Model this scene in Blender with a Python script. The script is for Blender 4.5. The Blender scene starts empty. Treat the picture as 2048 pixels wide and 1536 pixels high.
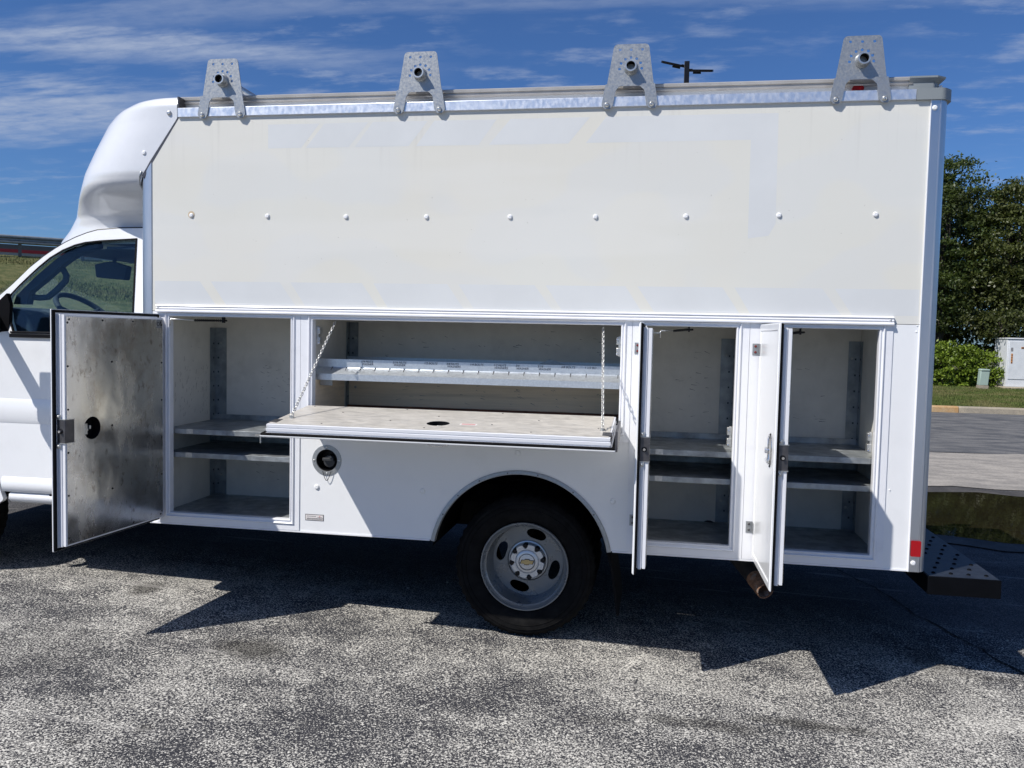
import bpy, bmesh, math, random
import numpy as np
from mathutils import Vector, Matrix
random.seed(7)
S = bpy.context.scene
COL = S.collection
PI = math.pi

# ------------------------------------------------------------------ camera
FPX = 1687.746
cam_d = bpy.data.cameras.new('camera')
cam_d.sensor_fit = 'HORIZONTAL'; cam_d.sensor_width = 36.0
cam_d.lens = FPX / 2048 * 36.0
cam_d.clip_start = 0.05; cam_d.clip_end = 3000
cam = bpy.data.objects.new('camera', cam_d); COL.objects.link(cam)
Rwc = np.array([[0.98527249, 0.16960669, 0.0217183], [0.03113354, -0.05305126, -0.99810634], [-0.16813333, 0.98408289, -0.05755041]])
CAMP = (0.0, -4.15, 1.543)
M = Matrix(((Rwc[0][0], -Rwc[1][0], -Rwc[2][0], CAMP[0]), (Rwc[0][1], -Rwc[1][1], -Rwc[2][1], CAMP[1]), (Rwc[0][2], -Rwc[1][2], -Rwc[2][2], CAMP[2]), (0, 0, 0, 1)))
cam.matrix_world = M
S.camera = cam

# ------------------------------------------------------------------ light
SUN_TO = Vector((0.63, 0.589, -1.0))
sun_d = bpy.data.lights.new('sun', 'SUN'); sun_d.energy = 5.0; sun_d.angle = math.radians(0.53); sun_d.color = (1.0, 0.955, 0.89)
sun = bpy.data.objects.new('sun', sun_d); COL.objects.link(sun)
sun.rotation_euler = SUN_TO.to_track_quat('-Z', 'Y').to_euler(); sun.location = (-10, -12, 20)
W = bpy.data.worlds.new('World'); S.world = W; W.use_nodes = True
SKY_STRENGTH = 0.072
S.view_settings.view_transform = 'Standard'; S.view_settings.look = 'None'
S.view_settings.exposure = 0.10; S.view_settings.gamma = 1.0; S.view_settings.use_curve_mapping = False
S.render.engine = 'CYCLES'
S.cycles.max_bounces = 8; S.cycles.transparent_max_bounces = 12
S.cycles.caustics_reflective = True; S.cycles.blur_glossy = 1.0; S.cycles.sample_clamp_indirect = 6.0; S.cycles.caustics_refractive = False


# ------------------------------------------------------------------ node helpers
class NT:
    def __init__(s, nt): s.nt = nt
    def n(s, typ, ins=None, **kw):
        nd = s.nt.nodes.new('ShaderNode' + typ)
        for k, v in kw.items(): setattr(nd, k, v)
        for k, v in (ins or {}).items():
            sock = nd.inputs[k]
            if isinstance(v, bpy.types.NodeSocket): s.nt.links.new(v, sock)
            elif hasattr(sock, 'default_value'):
                if isinstance(v, (tuple, list)) and len(v) == 3 and len(sock.default_value) == 4: v = (*v, 1)
                sock.default_value = v
        return nd
    def math(s, op, a, b=0.0, c=None, clamp=False):
        ins = {0: a, 1: b}
        if c is not None: ins[2] = c
        return s.n('Math', ins, operation=op, use_clamp=clamp).outputs[0]
    def mix(s, f, a, b, mode='MIX'):
        nd = s.nt.nodes.new('ShaderNodeMix'); nd.data_type = 'RGBA'; nd.blend_type = mode
        for i, v in ((0, f), (6, a), (7, b)):
            if isinstance(v, bpy.types.NodeSocket): s.nt.links.new(v, nd.inputs[i])
            else: nd.inputs[i].default_value = (*v, 1) if isinstance(v, (tuple, list)) else v
        return nd.outputs[2]
    def ramp(s, f, p0, p1, lo=0.0, hi=1.0):
        return s.n('MapRange', {'Value': f, 'From Min': p0, 'From Max': p1, 'To Min': lo, 'To Max': hi}, interpolation_type='SMOOTHSTEP').outputs[0]
    def noise(s, vec, scale, detail=2.0, rough=0.5, **k):
        return s.n('TexNoise', {'Vector': vec, 'Scale': scale, 'Detail': detail, 'Roughness': rough}, **k).outputs[0]
    def coord(s, scale=(1, 1, 1), loc=(0, 0, 0), rot=(0, 0, 0), which='Object'):
        t = s.n('TexCoord').outputs[which]
        return s.n('Mapping', {'Vector': t, 'Scale': scale, 'Location': loc, 'Rotation': rot}).outputs[0]


def newmat(name):
    m = bpy.data.materials.new(name); m.use_nodes = True
    nt = m.node_tree
    for nd in list(nt.nodes): nt.nodes.remove(nd)
    T = NT(nt)
    out = T.n('OutputMaterial')
    return m, T, out


def pbr(name, col, rough=0.5, metal=0.0, spec=0.5, dirt=0.0, dirt_col=(0.12, 0.10, 0.08), dscale=6.0, bump=0.0, bscale=60.0, rvar=0.0, coat=0.0, stretch=(1, 1, 1), var=0.0):
    m, T, out = newmat(name)
    v = T.coord(stretch)
    c = col
    if var:
        nv = T.noise(v, dscale * 1.7, 4, 0.6)
        c = T.mix(T.ramp(nv, 0.3, 0.7), tuple(x * (1 - var) for x in col), tuple(min(1, x * (1 + var * 0.6)) for x in col))
    if dirt:
        nz = T.noise(v, dscale, 6, 0.65)
        c = T.mix(T.math('MULTIPLY', T.ramp(nz, 0.5, 0.78), dirt), c, dirt_col)
    r = rough
    if rvar:
        r = T.ramp(T.noise(v, dscale * 1.3, 5, 0.6), 0.3, 0.7, max(0.03, rough - rvar), rough + rvar)
    b = T.n('BsdfPrincipled', {'Base Color': c, 'Roughness': r, 'Metallic': metal, 'Specular IOR Level': spec, 'Coat Weight': coat, 'Coat Roughness': 0.06})
    if bump:
        bn = T.n('Bump', {'Height': T.noise(v, bscale, 3, 0.6), 'Strength': bump, 'Distance': 0.01})
        T.nt.links.new(bn.outputs[0], b.inputs['Normal'])
    T.nt.links.new(b.outputs[0], out.inputs[0])
    return m


MT = {}
MT['panel'] = None
def mk_panel():
    m, T, out = newmat('weathered_white_panel')
    v = T.coord()
    big = T.noise(v, 1.1, 3, 0.5)
    fine = T.noise(T.coord((9, 9, 1.2)), 2.2, 5, 0.6)
    c = T.mix(T.ramp(big, 0.35, 0.65), (0.690, 0.672, 0.602), (0.685, 0.680, 0.625))
    # soft ghosts of removed lettering
    gh = T.noise(T.coord((1.3, 1, 2.2), loc=(0.3, 0, 0.2)), 1.6, 1, 0.3)
    c = T.mix(T.math('MULTIPLY', T.ramp(gh, 0.49, 0.56), 0.22), c, (0.62, 0.65, 0.69))
    c = T.mix(T.math('MULTIPLY', T.ramp(fine, 0.62, 0.80), 0.10), c, (0.40, 0.36, 0.30))
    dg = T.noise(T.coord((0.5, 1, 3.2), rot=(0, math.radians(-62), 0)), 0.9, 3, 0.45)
    c = T.mix(T.math('MULTIPLY', T.ramp(dg, 0.50, 0.60), 0.35), c, (0.735, 0.725, 0.680))  # faint diagonal reflection streaks painted into the panel colour
    drip = T.noise(T.coord((22, 1, 0.7)), 1.4, 3, 0.55)
    sz = T.n('SeparateXYZ', {0: v}).outputs[2]
    c = T.mix(T.math('MULTIPLY', T.math('MULTIPLY', T.ramp(drip, 0.55, 0.75), T.ramp(sz, 2.25, 2.65)), 0.16), c, (0.36, 0.34, 0.30))
    spk = T.noise(v, 55, 1, 0.5)
    c = T.mix(T.math('MULTIPLY', T.ramp(spk, 0.765, 0.79), 0.35), c, (0.30, 0.27, 0.23))
    b = T.n('BsdfPrincipled', {'Base Color': c, 'Roughness': T.ramp(big, 0.3, 0.7, 0.30, 0.42), 'Specular IOR Level': 0.4})
    bn = T.n('Bump', {'Height': T.noise(v, 2.5, 2, 0.5), 'Strength': 0.12, 'Distance': 0.01})
    T.nt.links.new(bn.outputs[0], b.inputs['Normal'])
    T.nt.links.new(b.outputs[0], out.inputs[0]); return m
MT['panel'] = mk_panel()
MT['decal'] = pbr('faded_stripe_film', (0.650, 0.664, 0.662), 0.36, spec=0.4, var=0.03, dscale=2)
MT['white'] = pbr('gloss_white_paint', (0.80, 0.81, 0.82), 0.22, spec=0.5, dirt=0.05, dscale=5, coat=0.3, bump=0.05, bscale=3)
MT['frame'] = pbr('white_aluminium_frame', (0.78, 0.79, 0.82), 0.25, spec=0.5, dirt=0.10, dscale=9, coat=0.2)
MT['inner'] = pbr('cream_compartment_panel', (0.68, 0.665, 0.61), 0.45, spec=0.35, var=0.06, dirt=0.16, dirt_col=(0.05, 0.045, 0.04), dscale=5)
MT['alu'] = pbr('mill_aluminium', (0.60, 0.62, 0.655), 0.40, metal=1.0, rvar=0.08, dscale=4, dirt=0.10, stretch=(1, 1, 0.15))
MT['rail'] = pbr('silver_top_rail', (0.74, 0.77, 0.82), 0.42, metal=0.85, rvar=0.08, dscale=45, var=0.07, stretch=(1, 1, 0.6))
MT['tray'] = pbr('bright_galvanised_tray', (0.62, 0.66, 0.70), 0.36, metal=0.75, rvar=0.08, dscale=60, var=0.08)
MT['galv'] = pbr('galvanised_plate', (0.37, 0.385, 0.395), 0.45, metal=0.7, rvar=0.10, dscale=75, var=0.10)
MT['galvshelf'] = pbr('galvanised_shelf', (0.36, 0.385, 0.40), 0.45, metal=0.6, rvar=0.15, dscale=9, var=0.3, dirt=0.4, dirt_col=(0.05, 0.05, 0.05))
MT['dark_galv'] = pbr('galvanised_upright', (0.27, 0.305, 0.33), 0.42, metal=0.55, rvar=0.12, dscale=9, var=0.25)
MT['black'] = pbr('black_rubber', (0.006, 0.006, 0.007), 0.6, spec=0.06)
MT['blackgloss'] = pbr('black_plastic', (0.008, 0.008, 0.010), 0.35, spec=0.25)
MT['tyre'] = pbr('tyre_rubber', (0.0085, 0.0085, 0.009), 0.8, spec=0.07, var=0.3, dscale=12, dirt=0.2, dirt_col=(0.04, 0.038, 0.034))
MT['rim'] = pbr('grey_painted_steel', (0.20, 0.22, 0.24), 0.32, metal=0.5, rvar=0.1, dscale=10, dirt=0.2, dirt_col=(0.12, 0.11, 0.10))
MT['cap'] = pbr('hub_cap_chrome', (0.66, 0.67, 0.68), 0.36, metal=0.6, rvar=0.06)
MT['chrome'] = pbr('chrome', (0.82, 0.82, 0.83), 0.12, metal=1.0)
MT['steel'] = pbr('zinc_steel', (0.62, 0.62, 0.60), 0.35, metal=0.85, var=0.15, dscale=30)
MT['darksteel'] = pbr('dark_latch_steel', (0.12, 0.115, 0.12), 0.38, metal=0.7, var=0.2, dscale=20)
MT['hubsilver'] = pbr('hub_silver', (0.50, 0.515, 0.53), 0.35, metal=0.6)
MT['under'] = pbr('undercoat_black', (0.010, 0.010, 0.011), 0.8, spec=0.1, var=0.4)
MT['grey'] = pbr('grey_plastic_cap', (0.235, 0.26, 0.27), 0.45, spec=0.4)
MT['red'] = pbr('red_reflector', (0.36, 0.006, 0.010), 0.3, spec=0.3, bump=0.3, bscale=260)
MT['wood'] = pbr('red_brown_floor_edge', (0.14, 0.045, 0.022), 0.6, var=0.3)
MT['rust'] = pbr('rusted_pipe_tip', (0.26, 0.13, 0.07), 0.8, var=0.4, dscale=30, bump=0.5, bscale=90, dirt=0.9, dirt_col=(0.36, 0.35, 0.32))
MT['pipe'] = pbr('exhaust_pipe', (0.055, 0.05, 0.048), 0.6, metal=0.4, var=0.3)
MT['gold'] = pbr('gold_badge', (0.55, 0.42, 0.20), 0.35, metal=0.5)
MT['sticker'] = pbr('white_sticker', (0.72, 0.68, 0.66), 0.4)
MT['ink'] = pbr('marker_ink', (0.02, 0.02, 0.03), 0.6)
MT['redink'] = pbr('red_ink', (0.5, 0.05, 0.05), 0.5)
MT['rustring'] = pbr('rust_stain', (0.55, 0.44, 0.30), 0.7)
MT['plateblk'] = pbr('black_step_plate', (0.0025, 0.003, 0.0045), 0.55, spec=0.08, var=0.2, dscale=7)
MT['steptop'] = pbr('black_tread_top', (0.020, 0.024, 0.032), 0.45, spec=0.5, var=0.3, dscale=9, bump=0.2, bscale=50)
MT['lipmat'] = pbr('dull_roof_edge', (0.50, 0.48, 0.45), 0.4, metal=0.3, var=0.1, dscale=6)
MT['lipwall'] = pbr('grey_white_roof_wall', (0.62, 0.64, 0.66), 0.5)
MT['capplastic'] = pbr('matt_cap_plastic', (0.035, 0.037, 0.040), 0.45)
MT['darkred'] = pbr('dark_red_screw', (0.16, 0.018, 0.015), 0.5)
MT['interior'] = pbr('cab_interior_plastic', (0.035, 0.045, 0.06), 0.7, spec=0.25)
MT['fibre'] = pbr('fibreglass_white', (0.68, 0.695, 0.72), 0.22, spec=0.5, coat=0.45, var=0.02)

def mk_sheet():
    m, T, out = newmat('scuffed_aluminium_sheet')
    v = T.coord(); vs = T.coord((1, 1, 0.35))
    a = T.noise(vs, 7, 6, 0.65); b2 = T.noise(T.coord((1, 1, 0.6)), 26, 5, 0.7)
    c = T.mix(T.ramp(a, 0.38, 0.66), (0.70, 0.69, 0.665), (0.80, 0.78, 0.74))
    c = T.mix(T.math('MULTIPLY', T.ramp(T.noise(v, 5, 5, 0.7), 0.46, 0.66), 0.45), c, (0.44, 0.37, 0.30))
    c = T.mix(T.math('MULTIPLY', T.ramp(b2, 0.56, 0.70), 0.60), c, (0.20, 0.155, 0.12))
    sc = T.noise(T.coord((30, 30, 3), rot=(0, 0.5, 0.3)), 2.2, 3, 0.6)
    c = T.mix(T.math('MULTIPLY', T.ramp(sc, 0.68, 0.72), 0.3), c, (0.75, 0.74, 0.72))
    r = T.ramp(a, 0.25, 0.75, 0.16, 0.34)
    b = T.n('BsdfPrincipled', {'Base Color': c, 'Roughness': r, 'Metallic': 0.92})
    bn = T.n('Bump', {'Height': T.noise(v, 4.5, 2, 0.5), 'Strength': 0.25, 'Distance': 0.02})
    T.nt.links.new(bn.outputs[0], b.inputs['Normal'])
    T.nt.links.new(b.outputs[0], out.inputs[0]); return m
MT['sheet'] = mk_sheet()
MT['lidsheet'] = pbr('worn_lid_sheet', (0.52, 0.49, 0.44), 0.42, metal=0.12, rvar=0.12, dscale=9, var=0.16, dirt=0.35, dirt_col=(0.16, 0.14, 0.12), stretch=(1, 2.5, 1))

def mk_glass(name, tint, refl):
    m, T, out = newmat(name)
    tr = T.n('BsdfTransparent', {'Color': tint})
    gl = T.n('BsdfGlossy', {'Color': (0.9, 0.95, 1.0), 'Roughness': 0.02})
    g_ = T.n('NewGeometry')
    dt = T.math('ABSOLUTE', T.n('VectorMath', {0: g_.outputs['Normal'], 1: g_.outputs['Incoming']}, operation='DOT_PRODUCT').outputs['Value'])
    fr = T.math('MULTIPLY_ADD', T.math('POWER', T.math('SUBTRACT', 1.0, dt, clamp=True), 5.0), 0.96, 0.045)
    mx = T.n('MixShader', {0: T.math('MULTIPLY_ADD', fr, 0.62, refl, clamp=True), 1: tr.outputs[0], 2: gl.outputs[0]})
    T.nt.links.new(mx.outputs[0], out.inputs[0]); return m
MT['glass'] = mk_glass('tinted_window_glass', (0.80, 0.90, 0.93), 0.0)
MT['wsglass'] = mk_glass('windscreen_glass', (0.93, 0.98, 0.96), 0.0)

# ------------------------------------------------------------------ mesh helpers
class MB:
    def __init__(s): s.v = []; s.f = []
    def add(s, vs, fs):
        o = len(s.v); s.v += [tuple(p) for p in vs]; s.f += [tuple(i + o for i in f) for f in fs]; return s
    def box(s, x0, x1, y0, y1, z0, z1):
        x0, x1 = min(x0, x1), max(x0, x1); y0, y1 = min(y0, y1), max(y0, y1); z0, z1 = min(z0, z1), max(z0, z1)
        return s.add([(x0, y0, z0), (x1, y0, z0), (x1, y1, z0), (x0, y1, z0), (x0, y0, z1), (x1, y0, z1), (x1, y1, z1), (x0, y1, z1)],
                     [(0, 3, 2, 1), (4, 5, 6, 7), (0, 1, 5, 4), (1, 2, 6, 5), (2, 3, 7, 6), (3, 0, 4, 7)])
    def prism(s, poly, axis, a, b):
        """poly = 2D points; axis 'x': (y,z) ; 'y': (x,z) ; 'z': (x,y)"""
        def P(p, t):
            return {'x': (t, p[0], p[1]), 'y': (p[0], t, p[1]), 'z': (p[0], p[1], t)}[axis]
        n = len(poly)
        vs = [P(p, a) for p in poly] + [P(p, b) for p in poly]
        fs = [tuple(range(n)), tuple(range(2 * n - 1, n - 1, -1))] + [(i, i + n, (i + 1) % n + n, (i + 1) % n) for i in range(n)]
        return s.add(vs, fs)
    def tube(s, pts, r, seg=10, cap=True, radii=None):
        pts = [Vector(p) for p in pts]; n = len(pts); rings = []
        up = None
        for i, p in enumerate(pts):
            d = (pts[min(i + 1, n - 1)] - pts[max(i - 1, 0)]).normalized()
            if up is None: up = Vector((0, 0, 1)) if abs(d.z) < 0.9 else Vector((1, 0, 0))
            a = d.cross(up).normalized(); b = a.cross(d).normalized(); up = b
            rr = radii[i] if radii else r
            rings.append([p + a * rr * math.cos(2 * PI * k / seg) + b * rr * math.sin(2 * PI * k / seg) for k in range(seg)])
        vs = [q for rg in rings for q in rg]; fs = []
        for i in range(n - 1):
            for k in range(seg):
                k2 = (k + 1) % seg
                fs.append((i * seg + k, i * seg + k2, (i + 1) * seg + k2, (i + 1) * seg + k))
        if cap:
            fs.append(tuple(range(seg - 1, -1, -1))); fs.append(tuple((n - 1) * seg + k for k in range(seg)))
        return s.add(vs, fs)
    def lathe(s, prof, c, seg=48, axis='y'):
        """prof = [(r, t)] ; revolve about axis through c"""
        vs = []; fs = []; n = len(prof)
        for k in range(seg):
            a = 2 * PI * k / seg; ca, sa = math.cos(a), math.sin(a)
            for r, t in prof:
                if axis == 'y': vs.append((c[0] + r * ca, c[1] + t, c[2] + r * sa))
                elif axis == 'z': vs.append((c[0] + r * ca, c[1] + r * sa, c[2] + t))
                else: vs.append((c[0] + t, c[1] + r * ca, c[2] + r * sa))
        for k in range(seg):
            k2 = (k + 1) % seg
            for i in range(n - 1): fs.append((k * n + i, k * n + i + 1, k2 * n + i + 1, k2 * n + i))
        return s.add(vs, fs)
    def rivet(s, c, r, h, axis='y', sgn=-1):
        return s.lathe([(r, 0), (r * 0.95, sgn * h * 0.45), (r * 0.65, sgn * h * 0.9), (r * 0.25, sgn * h * 0.8), (0.0001, sgn * h * 0.75)], c, 14, axis)
    def xf(s, M_, start=0):
        s.v[start:] = [tuple(M_ @ Vector(p)) for p in s.v[start:]]; return s
    def build(s, name, m, parent=None, bevel=0.0, smooth=None, segs=2):
        me = bpy.data.meshes.new(name); me.from_pydata(s.v, [], s.f); me.update()
        bm = bmesh.new(); bm.from_mesh(me)
        bmesh.ops.recalc_face_normals(bm, faces=bm.faces)
        bm.to_mesh(me); bm.free()
        return finish(name, me, m, parent, bevel, smooth, segs)


def finish(name, me, m, parent, bevel=0.0, smooth=None, segs=2):
    me.materials.append(MT[m] if isinstance(m, str) else m)
    o = bpy.data.objects.new(name, me); COL.objects.link(o)
    if smooth is not None:
        me.shade_smooth() if smooth >= 180 else None
        if smooth < 180:
            me.shade_smooth(); me.set_sharp_from_angle(angle=math.radians(smooth))
    if bevel:
        md = o.modifiers.new('bevel', 'BEVEL'); md.width = bevel; md.segments = segs; md.limit_method = 'ANGLE'; md.angle_limit = math.radians(40)
        md.harden_normals = False
        me.shade_smooth(); me.set_sharp_from_angle(angle=math.radians(45))
    if parent is not None:
        o.parent = parent
        root = parent
        o.matrix_parent_inverse = PINV.get(parent.name, Matrix.Identity(4))
        PINV[o.name] = PINV.get(parent.name, Matrix.Identity(4)) if False else Matrix.Identity(4)
    return o
PINV = {}


def empty(name, loc, label=None, cat=None, group=None):
    o = bpy.data.objects.new(name, None); COL.objects.link(o); o.location = loc; o.empty_display_size = 0.2
    PINV[o.name] = Matrix.Translation(loc).inverted()
    tag(o, label, cat, group); return o
def tag(o, label=None, cat=None, group=None, kind=None):
    if label: o['label'] = label
    if cat: o['category'] = cat
    if group: o['group'] = group
    if kind: o['kind'] = kind
    return o


def round_poly(pts, r, seg=5):
    out = []; n = len(pts)
    if not isinstance(r, (list, tuple)): r = [r] * n
    for i in range(n):
        p0, p, p1 = Vector(pts[i - 1]), Vector(pts[i]), Vector(pts[(i + 1) % n])
        if r[i] <= 0: out.append(tuple(p)); continue
        a = (p0 - p).normalized(); b = (p1 - p).normalized()
        ang = a.angle(b)
        t = min(r[i] / math.tan(ang / 2), (p0 - p).length * 0.49, (p1 - p).length * 0.49)
        A, B = p + a * t, p + b * t
        for k in range(seg + 1):
            u = k / seg
            out.append(tuple(A * (1 - u) ** 2 + p * 2 * u * (1 - u) + B * u * u))
    return out
def circ(cx, cz, r, n=20, rx=None):
    return [(cx + (rx or r) * math.cos(2 * PI * k / n), cz + r * math.sin(2 * PI * k / n)) for k in range(n)]


def plate_mesh(outline, holes, th, bev=0.0, mapf=None):
    """flat plate with holes; 2D (u,v) extruded t in 0..th, mapped by mapf(u,v,t)"""
    cu = bpy.data.curves.new('tmp', 'CURVE'); cu.dimensions = '2D'; cu.fill_mode = 'BOTH'
    for pts in [outline] + list(holes):
        sp = cu.splines.new('POLY'); sp.points.add(len(pts) - 1)
        for i, p in enumerate(pts): sp.points[i].co = (p[0], p[1], 0, 1)
        sp.use_cyclic_u = True
    cu.extrude = th / 2; cu.bevel_depth = bev; cu.bevel_resolution = 0
    if bev: cu.offset = -bev
    ob = bpy.data.objects.new('tmp', cu); COL.objects.link(ob)
    dg = bpy.context.evaluated_depsgraph_get()
    me = bpy.data.meshes.new_from_object(ob.evaluated_get(dg), depsgraph=dg)
    bpy.data.objects.remove(ob); bpy.data.curves.remove(cu)
    me.materials.clear()
    for v in me.vertices:
        x, y, z = v.co; v.co = mapf(x, y, z + th / 2)
    bm = bmesh.new(); bm.from_mesh(me); bmesh.ops.remove_doubles(bm, verts=bm.verts, dist=1e-5)
    bmesh.ops.recalc_face_normals(bm, faces=bm.faces); bm.to_mesh(me); bm.free()
    return me
def plate(name, m, parent, outline, holes, th, y=0.0, mapf=None, bev=0.0):
    if mapf is None: mapf = lambda u, v, t: (u, y + t, v)
    return finish(name, plate_mesh(outline, holes, th, bev, mapf), m, parent, smooth=30)


def ring_sweep(rect, prof, mapf, closed=True):
    """mitred ring: rect (u0,u1,v0,v1); prof list of (d,t): d inset from rect edge, t depth"""
    u0, u1, v0, v1 = rect; vs = []; n = len(prof)
    for d, t in prof:
        for (u, v) in ((u0 + d, v0 + d), (u1 - d, v0 + d), (u1 - d, v1 - d), (u0 + d, v1 - d)): vs.append(mapf(u, v, t))
    fs = []
    for i in range(n if closed else n - 1):
        j = (i + 1) % n
        for k in range(4):
            k2 = (k + 1) % 4
            fs.append((i * 4 + k, i * 4 + k2, j * 4 + k2, j * 4 + k))
    return vs, fs

# ------------------------------------------------------------------ world sky
def build_sky():
    nt = W.node_tree
    for nd in list(nt.nodes): nt.nodes.remove(nd)
    T = NT(nt)
    sky = T.n('TexSky', sky_type='NISHITA', sun_disc=False, sun_elevation=math.radians(49.2), sun_rotation=math.radians(227),
              altitude=300, air_density=1.0, dust_density=0.6, ozone_density=3.0)
    d = T.n('TexCoord').outputs['Generated']
    sx = T.n('SeparateXYZ', {0: d})
    den = T.math('ADD', T.math('MAXIMUM', sx.outputs[2], 0.0), 0.10)
    px = T.math('DIVIDE', sx.outputs[0], den); py = T.math('DIVIDE', sx.outputs[1], den)
    p = T.n('CombineXYZ', {0: px, 1: py, 2: 0.0}).outputs[0]
    rip = T.noise(T.n('Mapping', {'Vector': p, 'Rotation': (0, 0, math.radians(-20)), 'Scale': (1.3, 5.5, 1)}).outputs[0], 1.7, 8, 0.62)
    fine = T.noise(T.n('Mapping', {'Vector': p, 'Rotation': (0, 0, math.radians(25)), 'Scale': (7.0, 13.0, 1)}).outputs[0], 1.6, 6, 0.6)
    big = T.noise(T.n('Mapping', {'Vector': p, 'Scale': (1.2, 1.2, 1)}).outputs[0], 1.3, 3, 0.5)
    def band(cx, cy, ang, half, t0, t1):
        ca, sa = math.cos(ang), math.sin(ang)
        dx = T.math('SUBTRACT', px, cx); dy = T.math('SUBTRACT', py, cy)
        t = T.math('ADD', T.math('MULTIPLY', dx, ca), T.math('MULTIPLY', dy, sa))
        q = T.math('SUBTRACT', T.math('MULTIPLY', dy, ca), T.math('MULTIPLY', dx, sa))
        q = T.math('ADD', q, T.math('MULTIPLY', T.math('SUBTRACT', big, 0.5), half * 1.6))
        q = T.math('ADD', q, T.math('MULTIPLY', T.math('SUBTRACT', rip, 0.5), half * 2.4))
        return T.math('MULTIPLY', T.ramp(T.math('ABSOLUTE', q), half * 1.15, half * 0.25), T.ramp(t, t1, t0))
    bA = band(-1.66, 1.95, math.atan(0.40), 0.135, 0.45, 1.25)
    bB = band(-2.05, 2.42, math.atan(0.20), 0.30, 0.15, 0.90)
    bC = band(0.75, 2.02, math.atan(0.05), 0.10, 5.0, 6.0)
    tex = T.math('MULTIPLY_ADD', T.ramp(rip, 0.30, 0.66), 0.65, T.math('MULTIPLY', T.ramp(fine, 0.34, 0.66), 0.35))
    puf = T.noise(T.n('Mapping', {'Vector': p, 'Rotation': (0, 0, math.radians(-8)), 'Scale': (3.2, 6.5, 1), 'Location': (5.3, 2, 0)}).outputs[0], 1.5, 6, 0.6)
    b2 = T.math('MULTIPLY', T.ramp(puf, 0.47, 0.74), T.math('MULTIPLY', T.ramp(big, 0.36, 0.60), 0.46))
    cl = T.math('MAXIMUM', T.math('MULTIPLY', bA, 0.85), T.math('MULTIPLY', bB, 0.85))
    cl = T.math('MAXIMUM', cl, T.math('MULTIPLY', bC, 0.35))
    cl = T.math('MULTIPLY', cl, T.math('MULTIPLY_ADD', tex, 0.85, 0.15))
    cl = T.math('MAXIMUM', cl, b2, clamp=True)
    cl = T.math('MULTIPLY', cl, T.ramp(sx.outputs[2], 0.03, 0.14))
    blue = T.mix(1.0, sky.outputs[0], (0.54, 0.82, 1.24), 'MULTIPLY')
    col = T.mix(cl, blue, (5.4, 6.3, 8.2))
    bg = T.n('Background', {'Color': col, 'Strength': SKY_STRENGTH})
    out = T.n('OutputWorld'); nt.links.new(bg.outputs[0], out.inputs[0])
build_sky()

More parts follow.
